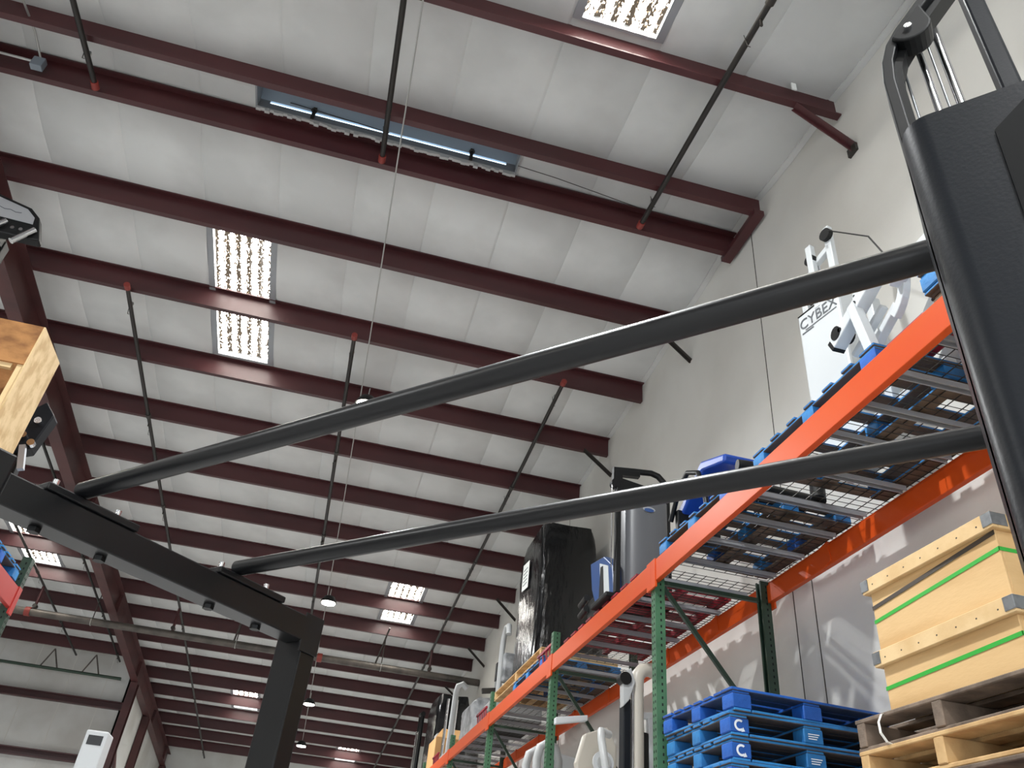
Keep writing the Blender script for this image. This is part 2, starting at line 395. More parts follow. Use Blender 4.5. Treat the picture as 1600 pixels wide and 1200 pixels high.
# wall braces from purlin ends to the right wall
for n, (y, z, lbl_) in enumerate([(Y0+DY, 7.92, 'steel angle brace under the second purlin end, just below the upper black tube'), (Y0+3*DY, 7.74, 'steel angle brace at right wall above the black machine on the rack'),
                                 (Y0+7*DY, 7.2, 'steel angle brace at right wall left of the wrapped pallet top'), (Y0+9*DY, 6.95, 'steel angle brace at right wall above the grey cross pipe end'), (Y0+11*DY, 6.75, 'farthest steel angle brace at right wall below the cross pipe end')]):
    mb = MB(); a = Vector((3.36, y, pz(y))); b = Vector((XW, y-.12, z))
    mb.bar(a, b, .05, .006, (0, 1, 0)); mb.bar(a+Vector((0, -.025, .02)), b+Vector((0, -.025, .02)), .006, .05, (0, 1, 0))
    tag(mb.build('wall_brace', 'darksteel'), lbl_, 'steel brace', 'braces at the right wall')
t = thing('wall_brace', 'maroon angle brace and purlin clip high on right wall', 'steel brace', (XW, 4.2, 7.9), 0, 'braces at the right wall')
MB().bar((3.30, 4.2, 8.44), (XW, 4.10, 7.89), .07, .012, (0, 1, 0)).build('angle_leg', 'maroon', t)
MB().bar((3.30, 4.17, 8.46), (XW, 4.07, 7.91), .012, .07, (0, 1, 0)).build('angle_leg', 'maroon', t)
MB().box(XW-.03, XW, 4.04, 4.16, 7.84, 7.94).build('foot_plate', 'darksteel', t)
MB().box(3.25, 3.30, 4.10, 4.115, 8.62, 8.72).build('white_clip', 'label', t)

# ------------------------------------------------------------------ ridge vent
a, b, c, d = VENT
t = thing('ridge_vent', 'long ridge vent slot with a bright strip of daylight between the ridge purlins', 'roof vent', ((a+b)/2, RIDGE, roof(RIDGE)))
zr = roof(RIDGE)-.03
MB().box(a, b, c-.01, c+.01, zr, zr+.34).build('side_plate', 'greysteel', t)
for x_ in (a, b): MB().box(x_-.01, x_+.01, c, d, zr, zr+.34).build('end_plate', 'greysteel', t)
MB().box(a, b, d-.01, d+.01, zr, zr+.11).build('side_plate', 'greysteel', t)
MB().box(a+.12, b-.12, d+.012, d+.02, zr+.11, zr+.15).build('daylight_gap', 'slit', t)
for x_, w_ in ((a, .12), (b-.12, .12)): MB().box(x_, x_+w_, d-.01, d+.01, zr+.11, zr+.15).build('gap_end', 'greysteel', t)
MB().prism([(a, d-.012, zr+.15), (a, d+.01, zr+.15), (a, d-.16, zr+.345), (a, d-.18, zr+.34)], (b-a, 0, 0)).build('damper_blade', 'ventblue', t)
MB().box(a, b, c-.01, d, zr+.345, zr+.36).build('vent_cap', 'ventblue', t)
for x_ in (-1.47, .38):
    MB().box(x_-.02, x_+.02, d-.05, d-.03, zr+.0, zr+.2).build('operator_bar', 'darksteel', t)
    MB().tube([(x_+.03*math.cos(q/10*6.283), d-.06+.03*math.sin(q/10*6.283), zr+.12) for q in range(11)], .008, 6).build('chain_ring', 'darksteel', t)
# torn insulation edge along the opening
mb = MB()
for k in range(60):
    x_ = a+(b-a)*k/60; h = random.uniform(.02, .07)
    mb.box(x_, x_+(b-a)/60+.004, d-.03, d+.005, zr-h, zr)
mb.build('torn_insulation_edge', 'vinyl', t)
MB().tube([(-1.75, d-.05, zr+.16), (-1.2, d-.04, zr+.14), (-.6, d-.04, zr+.10)], .006, 6).build('pull_chain', 'darksteel', t)
MB().tube([(b, RIDGE+.08, zr-.02), (1.4, 6.1, zr-.07), (2.0, 6.15, zr-.09), (2.5, 6.2, zr-.1)], .005, 6).build('pull_cable', 'darksteel', t)

# ------------------------------------------------------------------ sprinkler pipes
SXS = [(2.50, 'right'), (-.60, 'middle'), (-3.70, 'left')]
def hanger(t, x, y, r):
    zt = pz(y); MB().tube([(x-.04, y+.02, zt), (x-.012, y+.02, zt-.16), (x+.012, y+.02, zt-.16)], .004, 5).build('hanger_wire', 'darksteel', t)
def sprinkler(x, ya, yb, cap, label, zoff=-.06, r=.030):
    t = thing('sprinkler_pipe', label, 'pipe', (x, ya, pz(ya)+zoff), 0, 'sprinkler branch pipes')
    n = 10; pts = [(x, ya+(yb-ya)*q/n, pz(ya+(yb-ya)*q/n)+zoff) for q in range(n+1)]
    MB().tube(pts, r, 10).build('pipe', 'pipe', t, smooth=True)
    sgn = 1 if yb > ya else -1
    MB().tube([(x, ya-.07*sgn, pz(ya)+zoff), (x, ya+.02*sgn, pz(ya)+zoff)], r+.012, 10).build('end_cap', 'redcap', t, smooth=True)
    L = abs(yb-ya); k = 1
    while k*3.0 < L:
        y = ya+sgn*k*3.0; k += 1
        MB().tube([(x, y-.05, pz(y)+zoff), (x, y+.05, pz(y)+zoff)], r+.012, 10).build('coupling', 'darksteel', t, smooth=True)
        MB().tube([(x, y+.2, pz(y)+zoff-.0), (x, y+.2, pz(y)+zoff-r-.06)], .014, 8).build('sprinkler_head', 'redcap' if False else 'darksteel', t)
        hanger(t, x, y+.4, r)
    MB().tube([(x-.001, ya+sgn*.35, pz(ya)+zoff), (x-.001, ya+sgn*.37, pz(ya)+zoff)], r+.006, 10).build('hanger_clip', 'conduit', t)
    hanger(t, x, ya+sgn*.4, r)
for x, w_ in SXS:
    sprinkler(x, 6.20, YN+.5, 1, w_+' sprinkler pipe crossing the near roof slope up to the ridge', -.05)
for x, w_ in SXS:
    yend = YF-.4 if x > -5 else YB-.4
    sprinkler(x, 9.30, yend, 1, w_+' sprinkler pipe with a red end running down the far roof slope')
sprinkler(-5.63, 9.3, YB-.5, 1, 'sprinkler pipe close along the left side of the rafter', -.06, .026)
sprinkler(-6.80, 16.5, YB-.5, 1, 'sprinkler pipe over the left bay, behind the black beam', -.06, .026)
# cross main
t = thing('cross_main_pipe', 'thick grey sprinkler main pipe crossing below the far purlins', 'pipe', (-2, 20.3, 6.66))
MB().tube([(XL+.2, 20.3, 6.66), (XW-.02, 20.3, 6.66)], .085, 16).build('pipe', 'bigpipe', t, smooth=True)
for x in (-.2, -6.9): MB().tube([(x-.06, 20.3, 6.66), (x+.06, 20.3, 6.66)], .105, 16).build('red_coupling', 'redcap', t, smooth=True)
for x in (2.5, -.6, -3.7, -6.8):
    MB().tube([(x, 20.3, 6.74), (x, 20.3, pz(20.3)-.06)], .032, 10).build('riser', 'maroon', t, smooth=True)
    MB().tube([(x, 20.24, 6.80), (x, 20.36, 6.80)], .05, 10).build('tee_collar', 'darksteel', t)
for x in (1.3, -2.2, -5.5, -8):
    MB().tube([(x, 20.3, 6.74), (x, 20.3, pz(20.3))], .012, 8).build('hanger_rod', 'darksteel', t)
    MB().tube([(x+.095*0, 20.3+.095*math.cos(q/12*6.283), 6.66+.095*math.sin(q/12*6.283)) for q in range(13)], .008, 6).build('clevis_ring', 'conduit', t)
for x, y in ((1.3, 19.5), (-2.1, 19.6)):
    MB().tube([(x, y, pz(y)-.02), (x-.15, 20.2, 6.72)], .022, 8).build('sway_brace', 'darksteel', t)
t = thing('wall_pipe', 'thin dark green pipe running along the top of the back wall', 'pipe', (-8, YB-.45, 6.44))
MB().tube([(XL+.2, YB-.45, 6.47), (XR-.45, YB-.45, 6.44)], .04, 10).build('pipe', 'dkgreen', t, smooth=True)
for x in (-7.6, -6.5):
    MB().tube([(x, YB-.45, 6.47), (x+.22, YB-.5, pz(YB-.5)+.02)], .02, 8).build('hanger_strut', 'bigpipe', t)
    MB().tube([(x+.44, YB-.45, 6.47), (x+.22, YB-.5, pz(YB-.5)+.02)], .02, 8).build('hanger_strut', 'bigpipe', t)

# ------------------------------------------------------------------ lamps, lamp cable, junction box
def lamp(x, y, drop, label):
    z = pz(y)-drop
    t = thing('high_bay_lamp', label, 'lamp', (x, y, z), 0, 'high bay lamps')
    MB().tube([(x, y, z+.16), (x, y, z+.14), (x, y, z+.04), (x, y, z)], [.06, .11, .17, .18], 20).build('housing', 'blackdark', t, smooth=True)
    MB().tube([(x, y, z-.004), (x, y, z-.02)], .15, 20).build('lens', 'lens', t)
    MB().tube([(x, y, z+.15), (x, y, pz(y))], .008, 6).build('hanging_rod', 'conduit', t)
    l = bpy.data.lights.new('lamp_light', 'AREA'); l.shape = 'DISK'; l.size = .26; l.energy = LAMP_W; l.spread = 2.6; l.color = (.97, .99, 1)
    o = bpy.data.objects.new('lamp_light', l); COL.objects.link(o); o.parent = t; o.location = (0, 0, -.03)
for y, lb in ((17.9, 'nearest visible glowing lamp beside the black column top'), (25.3, 'second glowing lamp down the hall beside the black column'), (29.9, 'lowest glowing lamp beside the black column near the bottom edge'),
              (10.45, 'glowing lamp hidden behind the upper black tube'), (3.4, 'lamp above the camera just out of the picture'), (-3.6, 'lamp behind the camera over the aisle'), (-9.5, 'lamp near the wall behind the camera')):
    lamp(-.25, y, .32, lb)
for y, lb in ((-6, 'added unseen lamp over the left bay nearest the wall behind the camera'), (2, 'added unseen lamp over the left bay level with the camera'), (10, 'added unseen lamp over the left bay just past the ridge'), (18.5, 'added unseen lamp over the left bay near the back wall')): lamp(-9.3, y, .32, lb)  # unseen row, added so floor bounce spreads evenly over the ceiling
tag(MB().tube([(-.43, -10, pz(-10)-.03), (-.43, RIDGE, pz(RIDGE)-.03), (-.40, 8, pz(8)-.03), (-.33, 14.3, pz(14.3)-.03), (-.25, 30, pz(30)-.03)], .009, 6).build('lamp_cable', 'conduit'), 'thin grey cable running under the purlins to the hanging lamps', 'cable')
t = thing('junction_box', 'small grey junction box with conduits on the ridge purlin at upper left', 'junction box', (-4.28, 6.17, 8.60))
MB().box(-4.37, -4.25, 6.18, 6.26, 8.58, 8.72).build('box', 'jbox', t, bevel=.008)
MB().tube([(-4.31, 6.2, 8.72), (-4.31, 5.9, 8.75), (-4.33, 4.6, 8.58)], .012, 8).build('conduit', 'conduit', t)
MB().tube([(-4.37, 6.21, 8.66), (-7.5, 6.21, 8.68)], .014, 8).build('conduit', 'conduit', t)

# ------------------------------------------------------------------ pallet racks
def post(t, x, y, z0, z1, sx, name='upright_post', w=.085):
    # open C section with the open side towards the rack depth
    h = w/2
    P = [(-h, -h), (h, -h), (h, -h+.02), (h-.01, -h+.02), (h-.01, -h+.008), (-h+.008, -h+.008), (-h+.008, h-.008), (h-.01, h-.008), (h-.01, h-.02), (h, h-.02), (h, h), (-h, h)]
    n = len(P); mb = MB(); vs = [(x+sx*a, y+b, z) for z in (z0, z1) for a, b in P]
    mb.add(vs, [tuple(range(n-1, -1, -1)), tuple(range(n, 2*n))]+[(i, (i+1) % n, n+(i+1) % n, n+i) for i in range(n)])
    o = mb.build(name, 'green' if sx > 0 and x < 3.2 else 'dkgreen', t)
    hb = MB(); k = z0+.05
    while k < z1-.04:
        for yy in (-.018, .018): hb.prism([(x-sx*(h+.001), y+yy+.008*math.cos(q), k+.012*math.sin(q)) for q in (0, 1.05, 2.09, 3.14, 4.19, 5.24)], (sx*.002, 0, 0))
        hb.prism([(x+.0, y-h-.001, k+.02), (x+.012, y-h-.001, k+.02), (x+.012, y-h-.001, k+.04), (x, y-h-.001, k+.04)], (0, .002, 0))
        k += .0508
    ho = hb.build('punched_holes', 'hole', o); ho['kind'] = 'stuff'
    return o
def rack(name, label, xf, xr, posts, tops, levels, bm='orange', sx=1):
    t = thing(name, label, 'pallet rack', (xf, posts[0], 0))
    for i, (y, zt) in enumerate(zip(posts, tops)):
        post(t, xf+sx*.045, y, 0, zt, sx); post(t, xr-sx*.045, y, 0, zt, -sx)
        for px_ in (xf+sx*.045, xr-sx*.045): MB().box(px_-.07, px_+.07, y-.06, y+.06, 0, .012).build('foot_plate', 'dkgreen', t)
        zz = 4.08 if sx > 0 else 3.5
        a, b = xf+sx*.09, xr-sx*.09
        lo = zz-1.25
        while lo > .2:
            MB().bar((a, y+.012, lo+1.25), (b, y+.012, lo+1.25), .035, .035).build('horizontal_brace', 'dkgreen', t)
            MB().bar((a, y-.012, lo+1.2), (b, y-.012, lo+.1), .03, .035).build('diagonal_brace', 'dkgreen', t)
            lo -= 1.25
    for z in levels:
        for i in range(len(posts)-1):
            y0, y1 = posts[i]+.046, posts[i+1]-.046
            for xx, s_ in ((xf, 1), (xr, -1)):
                s2 = sx*s_
                P = [(0, 0), (.045, 0), (.045, .155), (.028, .155), (.028, .185), (0, .185)]   # step beam
                P = [(a-.012, b) for a, b in P]
                mb = MB(); n = len(P)
                vs = [(xx+s2*a, y, z-.185+b) for y in (y0, y1) for a, b in P]
                mb.add(vs, [tuple(range(n-1, -1, -1)), tuple(range(n, 2*n))]+[(k, (k+1) % n, n+(k+1) % n, n+k) for k in range(n)])
                bo = mb.build('load_beam', bm, t, bevel=.004)
                for ye, dy in ((y0, -.0), (y1, 0)):
                    MB().box(xx-s2*.018, xx-s2*.001, ye-.045, ye+.045, z-.235, z+.01).build('beam_connector', bm, bo)
                if z > 3 and s_ < 0: 
                    for yc in (y0+.9, y1-.9): MB().prism([(xx-.04*sx, yc-.07, z-.16), (xx-.04*sx, yc+.05, z-.19), (xx-.04*sx, yc+.07, z-.02), (xx-.04*sx, yc-.05, z-.0)], (.02*sx, 0, 0)).build('safety_clip', bm, bo)
    return t
RP = [1.30, 6.03, 9.10, 12.40, 15.75, 19.1, 22.45]
ZD = 4.235
rack('pallet_rack', 'long green and orange pallet rack along the right wall', 2.516, 3.583, RP, [4.24, 4.245, 4.52, 4.55, 4.5, 4.5, 4.5], [ZD, 2.08])
def wire_deck(x0, x1, y0, y1, z, label, grp, sx=1):
    t = thing('wire_deck', label, 'wire deck', ((x0+x1)/2, y0, z), 0, grp)
    mb = MB(); r = .0032
    n = max(2, round((y1-y0)/.064)); xo = x0-.022 if sx > 0 else x1+.022
    for k in range(n+1):
        y = y0+(y1-y0)*k/n
        if sx > 0: pts = [(x0-.020, y, z-.05), (x0-.018, y, z+.004), (x1+.018, y, z+.004), (x1+.020, y, z-.05)]
        else: pts = [(x0-.020, y, z-.05), (x0-.018, y, z+.004), (x1+.018, y, z+.004), (x1+.020, y, z-.05)]
        mb.tube(pts, r, 4)
    m_ = max(2, round((x1-x0)/.105))
    for k in range(m_+1):
        x = x0+(x1-x0)*k/m_; mb.tube([(x, y0, z+.010), (x, y1, z+.010)], r, 4)
    for x in (x0-.024, x1+.024): mb.tube([(x, y0, z-.03), (x, y1, z-.03)], r, 4)
    mb.build('wire_mesh', 'wire', t)
    for f in (.14, .5, .86):
        y = y0+(y1-y0)*f; w = .025
        P = [(-w, .0), (-w, -.035), (-w+.006, -.035), (-w+.006, -.006), (w-.006, -.006), (w-.006, -.035), (w, -.035), (w, .0)]
        mb = MB(); n_ = len(P); vs = [(x, y+a, z-.001+b) for x in (x0+.032, x1-.032) for a, b in P]
        mb.add(vs, [tuple(range(n_-1, -1, -1)), tuple(range(n_, 2*n_))]+[(q, (q+1) % n_, n_+(q+1) % n_, n_+q) for q in range(n_)])
        mb.build('support_channel', 'channel', t)
DK = [(1.37, 2.47, 'wire deck at the right end of the upper level, under the blue and brown pallets'), (2.51, 3.42, 'wire deck under the near half of the white machine pallet'), (3.46, 4.69, 'wire deck between the white machine pallet and the blue bench pallet'), (4.73, 5.96, 'wire deck under the blue pallet with the bench'),
      (6.10, 7.54, 'wire deck beside the first green upright, under the black machine'), (7.58, 9.03, 'wire deck before the second green upright, under the blue shell'), (9.17, 10.73, 'wire deck just past the second green upright'), (10.77, 12.33, 'wire deck under the tall black wrapped load'),
      (12.47, 14.05, 'wire deck just past the third green upright'), (14.09, 15.68, 'wire deck under the grey wrapped parts'), (15.82, 17.4, 'wire deck under the grey handle machine far along the rack'), (17.44, 19.03, 'wire deck under the cardboard box'), (19.17, 20.75, 'wire deck under the far black wrapped load'), (20.79, 22.38, 'last wire deck at the far rack end')]
for a, b, lb in DK: wire_deck(2.545, 3.555, a, b, ZD, lb, 'wire decks on the upper level')
for a, b, lb in [(1.37, 2.47, 'lower wire deck at the right end of the rack'), (2.51, 3.42, 'lower wire deck under the plywood crates'), (3.46, 4.69, 'lower wire deck between crates and blue pallets'), (4.73, 5.96, 'lower wire deck under the blue pallet stack'), (6.10, 7.54, 'lower wire deck under the grey column machine'), (7.58, 9.03, 'lower wire deck under the white plate machine'), (9.17, 10.73, 'lower wire deck under the grey tube machine')]:
    wire_deck(2.545, 3.555, a, b, 2.08, lb, 'wire decks on the lower level')
rack('pallet_rack', 'green pallet rack with red beam at the left edge', -2.85, -3.92, [4.35, 7.98], [4.0, 4.0], [3.70], 'redbeam', -1)
wire_deck(-3.89, -2.88, 4.42, 6.14, 3.70, 'wire deck under the wooden crate at the left edge', 'wire decks of the left rack', -1)
wire_deck(-3.89, -2.88, 6.18, 7.91, 3.70, 'wire deck under the blue pallet at the left edge', 'wire decks of the left rack', -1)

# ------------------------------------------------------------------ pallets
_pc = {}
def unit(name, m, dims, bevel=.004):
    k = (name, m, tuple(round(d, 3) for d in dims))
    if k not in _pc:
        me = MB().box(-dims[0]/2, dims[0]/2, -dims[1]/2, dims[1]/2, -dims[2]/2, dims[2]/2).build(name, m, None, bevel=bevel, seg=1)
        _pc[k] = me.data; bpy.data.objects.remove(me)
    return _pc[k]
def piece(name, m, dims, loc, parent, rz=0., bevel=.004):
    o = bpy.data.objects.new(name, unit(name, m, dims, bevel)); COL.objects.link(o); o.parent = parent; o.location = loc; o.rotation_euler = (0, 0, rz)
    return o
def cmark(parent, x, y, z, ax):           # white curved arrow mark on a block face
    mb = MB(); n = 14; R, r = .036, .022
    pts_o = []; pts_i = []
    for k in range(n+1):
        a = math.radians(50+260*k/n); pts_o.append((R*math.cos(a), R*math.sin(a))); pts_i.append((r*math.cos(a), r*math.sin(a)))
    vs = []; fs = []
    def P(a, b): return (x+a, y, z+b) if ax == 'y' else (x, y-a, z+b)
    for k in range(n+1): vs += [P(*pts_o[k]), P(*pts_i[k])]
    for k in range(n): fs.append((2*k, 2*k+1, 2*k+3, 2*k+2))
    mb.add(vs, fs)
    mb.add([P(.010, -.040), P(.036, -.034), P(.024, -.010)], [(0, 1, 2)])
    return mb.build('arrow_mark', 'logo', parent, local=True)
def pallet(label, loc, rz, LX, LY, top='blue', bottom='bluewear', blk='blue', H=.140, n_top=7, grp=None, marks=False, cat='pallet', stringer=False):
    t = thing('pallet', label, cat, loc, rz, grp); tb = .020
    if top in ('blue', 'blue2'): top = top+'_u'
    if bottom in ('bluewear', 'blue2'): bottom = 'blue_u'
    def jit(s): return random.uniform(-s, s)
    for k in range(n_top):                 # top deck boards along local x, spaced along y
        w = .135 if k in (0, n_top-1) else .10
        piece('deck_board', top, (LX, w, tb), (jit(.004), -LY/2+w/2+(LY-.135)*k/(n_top-1)*(1 if k < n_top-1 else 1)-(w-.135)/2*0, H-tb/2), t)
    if not stringer:
        for k in range(3):
            xx = -LX/2+.07+(LX-.14)*k/2
            piece('stringer_board', top, (.12, LY-.01, .018), (xx, 0, H-tb-.009), t)
            piece('bottom_board', bottom, (.12, LY, .018), (xx, 0, .009), t)
            for j in range(3):
                yy = -LY/2+.07+(LY-.14)*j/2
                bo = piece('block', blk if (k+j) % 3 else 'blue2' if blk == 'blue' else blk, (.138, .138 if j != 1 else .12, H-tb-.036), (xx, yy, .018+(H-tb-.036)/2), t, 0, .006)
                if marks and k == 0 and j == 0:
                    cmark(bo, .0, -.0705, .0, 'y')
                if marks and k == 1 and j == 0:
                    mk = MB()
                    for q in range(3): mk.add([(-.04, -.071, .014-q*.014), (.04-.01*q, -.071, .014-q*.014), (.04-.01*q, -.071, .008-q*.014), (-.04, -.071, .008-q*.014)], [(0, 1, 2, 3)])
                    mk.build('stencil_lines', 'logo', bo, local=True)
        for yy in (-LY/2+.05, LY/2-.05): piece('bottom_cross_board', bottom, (LX-.28, .10, .018), (0, yy, .009), t)
    else:
        for k in range(3):
            piece('stringer', blk, (.06, LY, H-2*tb), (-LX/2+.04+(LX-.08)*k/2, 0, H/2), t)
        for k in range(5):
            piece('bottom_board', bottom, (LX, .09, tb), (jit(.01), -LY/2+.05+(LY-.1)*k/4, tb/2), t)
    return t
# blue pallets on the upper level
pallet('blue pallet under the white strength machine on the upper rack', (3.06, 3.635, ZD+.014), 0, 1.02, 1.37)
pallet('brown wooden pallet below the blue one at the right end of the rack', (3.08, 2.02, ZD+.014), 0, 1.0, .98, 'brownwood', 'brownwood', 'brownwood', H=.125, n_top=6)
pallet('blue pallet at the right end of the rack, half hidden by the charcoal tower', (3.06, 2.03, ZD+.014+.126), 0, 1.02, 1.0, H=.145, n_top=6)
pallet('blue pallet under the blue and black bench on the upper rack', (3.06, 5.34, ZD+.014), .03, 1.02, 1.20, bottom='brownwood')
pallet('blue pallet below the long pale pallet on the upper rack', (3.06, 10.35, ZD+.014), 0, 1.02, 1.5)
pallet('long pale wooden pallet under the black wrapped load', (3.06, 11.0, ZD+.156), math.pi/2, 2.58, 1.02, 'freshwood', 'freshwood', 'freshwood', H=.13, n_top=7, stringer=True)
# blue stack below
zs = 2.094
for k in range(6):
    last = k == 5
    names = ['lowest blue pallet of the stack', 'second blue pallet from the bottom of the stack', 'third blue pallet from the bottom of the stack', 'blue pallet with arrow mark, third from the top of the stack', 'blue pallet with arrow mark, second from the top of the stack', 'darker blue pallet lying askew on top of the stack']
    pallet(names[k], (3.15+random.uniform(-.01, .01), 5.42+random.uniform(-.01, .01), zs), (.045 if last else random.uniform(-.012, .012)), 1.18, 1.02, 'blue2' if last else 'blue', 'bluewear' if k < 5 else 'blue2', 'blue2' if last else 'blue', H=.146, marks=(k in (3, 4, 2)), grp='stacked blue pallets')
    zs += .1465
# weathered stack under the crates
zs = 2.094
for k in range(3):
    lb = ['lowest brown pallet below the plywood crates', 'pale brown pallet in the middle under the plywood crates', 'weathered grey wood pallet directly under the plywood crates'][k]
    mm = ['greywood', 'freshwood', 'greywood'][k]
    pallet(lb, (3.12+.02*(k == 2), 3.12, zs), math.pi/2+[0, 0, .015][k], [1.12, 1.12, 1.16][k], 1.05, mm, mm, mm, H=.148, stringer=True, grp='wooden pallets under the crates')
    zs += .149
# ------------------------------------------------------------------ plywood crates
def crate(label, x0, x1, y0, y1, z0, z1, strapz, rimh, extra):
    t = thing('plywood_crate', label, 'crate', ((x0+x1)/2, (y0+y1)/2, z0), 0, 'plywood crates')
    th = .015
    MB().box(x0, x0+th, y0, y1, z0, z1-.02).build('side_panel', 'ply', t, bevel=.003, seg=1)
    MB().box(x1-th, x1, y0, y1, z0, z1-.02).build('side_panel', 'ply', t, bevel=.003, seg=1)
    MB().box(x0+th, x1-th, y0, y0+th, z0, z1-.02).build('end_panel', 'ply', t, bevel=.003, seg=1)
    MB().box(x0+th, x1-th, y1-th, y1, z0, z1-.02).build('end_panel', 'ply', t, bevel=.003, seg=1)
    MB().box(x0+th, x1-th, y0+th, y1-th, z0+.001, z0+.02).build('floor_panel', 'ply', t)
    o = .028
    MB().box(x0-o, x0-.001, y0-o, y1+o, z1-rimh, z1).build('rim_batten', 'rim', t, bevel=.003, seg=1)
    MB().box(x1+.001, x1+o, y0-o, y1+o, z1-rimh, z1).build('rim_batten', 'rim', t, bevel=.003, seg=1)
    MB().box(x0-.001, x1+.001, y0-o, y0-.001, z1-rimh, z1).build('rim_batten', 'rim', t, bevel=.003, seg=1)
    MB().box(x0-.001, x1+.001, y1+.001, y1+o, z1-rimh, z1).build('rim_batten', 'rim', t, bevel=.003, seg=1)
    MB().box(x0, x1, y0, y1, z1-.019, z1-.002).build('lid', 'ply', t)
    for yy, s in ((y0-o, 1), (y1+o, -1)):   # folded steel corner brackets
        MB().box(x0-o-.004, x0-o, min(yy-.002*s, yy+.055*s), max(yy-.002*s, yy+.055*s), z1-rimh+.012, z1-.004).build('corner_bracket', 'galv', t, bevel=.0015, seg=1)
        MB().box(x0-o-.004, x0+.05, min(yy, yy-.004*s), max(yy, yy-.004*s), z1-rimh+.012, z1-.004).build('corner_bracket', 'galv', t, bevel=.0015, seg=1)
    g = .003
    za, zb = strapz
    mb = MB()
    mb.prism([(x0-g, y0-g, za), (x0-g, y1+g, zb), (x0-g, y1+g, zb+.018), (x0-g, y0-g, za+.018)], (.002, 0, 0))
    mb.prism([(x0-g, y0-g, za), (x1+g, y0-g, za+.005), (x1+g, y0-g, za+.023), (x0-g, y0-g, za+.018)], (0, .002, 0))
    mb.build('green_strap', 'strap', t)
    if extra:
        MB().prism([(x0-g-.001, y0, z1-rimh-.02), (x0-g-.001, y1, z1-rimh-.085), (x0-g-.001, y1, z1-rimh-.065), (x0-g-.001, y0, z1-rimh+.0)], (.002, 0, 0)).build('loose_strap', 'darkstrap', t)
    kb = MB()
    for k in range(7):
        yk = y0+(y1-y0)*(k+.5)/7; kb.box(x0-o-.001, x0-o+.002, yk-.004, yk+.004, z1-rimh*.6, z1-rimh*.6+.006)
    kb.build('nail_heads', 'darksteel', t)['kind'] = 'stuff'
Zc = 2.094+3*.149
crate('lower plywood crate with green strap, standing on the weathered pallet', 2.68, 3.55, 2.62, 3.50, Zc+.002, 2.842, (2.68, 2.655), .075, False)
crate('upper plywood crate with green strap and loose dark strap', 2.68, 3.55, 2.62, 3.50, 2.845, 3.215, (3.045, 2.985), .075, True)
t = thing('hanging_strap', 'white plastic strap hanging from the lower crate over the pallets', 'strap', (2.63, 3.50, 2.4))
MB().sweep([(2.645, 3.47, 2.545), (2.60, 3.47, 2.53), (2.575, 3.465, 2.49), (2.57, 3.455, 2.44), (2.585, 3.44, 2.40), (2.62, 3.43, 2.385)], .016, .002, (0, 1, 0)).build('strap_band', 'whitestrap', t)

# ------------------------------------------------------------------ white strength machine on the upper rack
ZT = ZD+.014+.142
t = thing('strength_machine', 'white strength machine with tall lettered weight tower on a blue pallet', 'gym machine', (3.15, 3.7, ZT))
F = Vector((3.05, 4.29, 0)); N = Vector((3.13, 3.87, 0)); ax = (N-F).normalized(); dp = Vector((-ax.y, ax.x, 0))
if dp.x < 0: dp = -dp
zt = 5.76; w = (N-F).length
sh = MB().obox((F+N)/2+dp*.13+Vector((0, 0, (ZT+.04+zt)/2)), (ax, dp, (0, 0, 1)), (w/2, .13, (zt-ZT-.04)/2)).build('weight_shroud', 'whitem', t, bevel=.02)
MB().obox((F+N)/2-dp*.002+Vector((0, 0, zt-.012)), (ax, dp, (0, 0, 1)), (w/2-.01, .003, .004)).build('shroud_trim_line', 'blackdark', sh)
MB().obox((F+N)/2+dp*.15+Vector((0, 0, ZT+.02)), (ax, dp, (0, 0, 1)), (w/2+.05, .2, .02)).build('base_plate', 'whitem', t)
M4 = Matrix((( -ax).to_4d(), (0, 0, 1, 0), dp.to_4d(), (0, 0, 0, 1)))
xa = ax.normalized(); za = -dp
R3 = Matrix((xa, Vector((0, 0, 1)), xa.cross(Vector((0, 0, 1))))).transposed().to_4x4()
pos = (F+N)/2-dp*.004+Vector((0, 0, zt-.155))
text_mesh('cybex_lettering', 'CYBEX', .135, 'logogrey', sh, Matrix.Translation(pos) @ R3 @ Matrix.Scale(.94, 4, (1, 0, 0)), .0)
MB().obox(pos+Vector((0, 0, -.022))+ax*.02, (ax, dp, (0, 0, 1)), (w*.38, .001, .003)).build('lettering_underline', 'logogrey', sh)
MB().obox(pos+Vector((0, 0, -.042))-ax*.12, (ax, dp, (0, 0, 1)), (w*.14, .001, .005)).build('small_lettering', 'logogrey', sh)
p1 = F+ax*.20+dp*.06; p2 = N-ax*.05+dp*.06
for pp, h in ((F+ax*.06+dp*.06, 6.03), (F+ax*.22+dp*.02, 6.36), (N-ax*.035+dp*.06, 6.45)):
    MB().bar(pp+Vector((0, 0, zt-.05)), pp+Vector((0, 0, h)), .06, .05, dp).build('tower_post', 'whitem', t, bevel=.006)
MB().bar(F+ax*.05+dp*.06+Vector((0, 0, 5.98)), F+ax*.24+dp*.06+Vector((0, 0, 6.22)), .05, .05, dp).build('tower_brace', 'whitem', t, bevel=.005)
MB().bar(F+ax*.20+dp*.06+Vector((0, 0, 6.18)), N-ax*.03+dp*.06+Vector((0, 0, 6.24)), .05, .05, dp).build('tower_crossbar', 'whitem', t, bevel=.005)
MB().bar(F+ax*.05+dp*.06+Vector((0, 0, 5.87)), N-ax*.03+dp*.06+Vector((0, 0, 5.87)), .03, .04, dp).build('tower_crossbar', 'blackdark', t)
for k in (.14, .24): MB().tube([F+ax*k+dp*.07+Vector((0, 0, zt-.05)), F+ax*k+dp*.07+Vector((0, 0, 6.16))], .010, 8).build('guide_rod', 'chrome', t)
pu = N-ax*.02+dp*.02
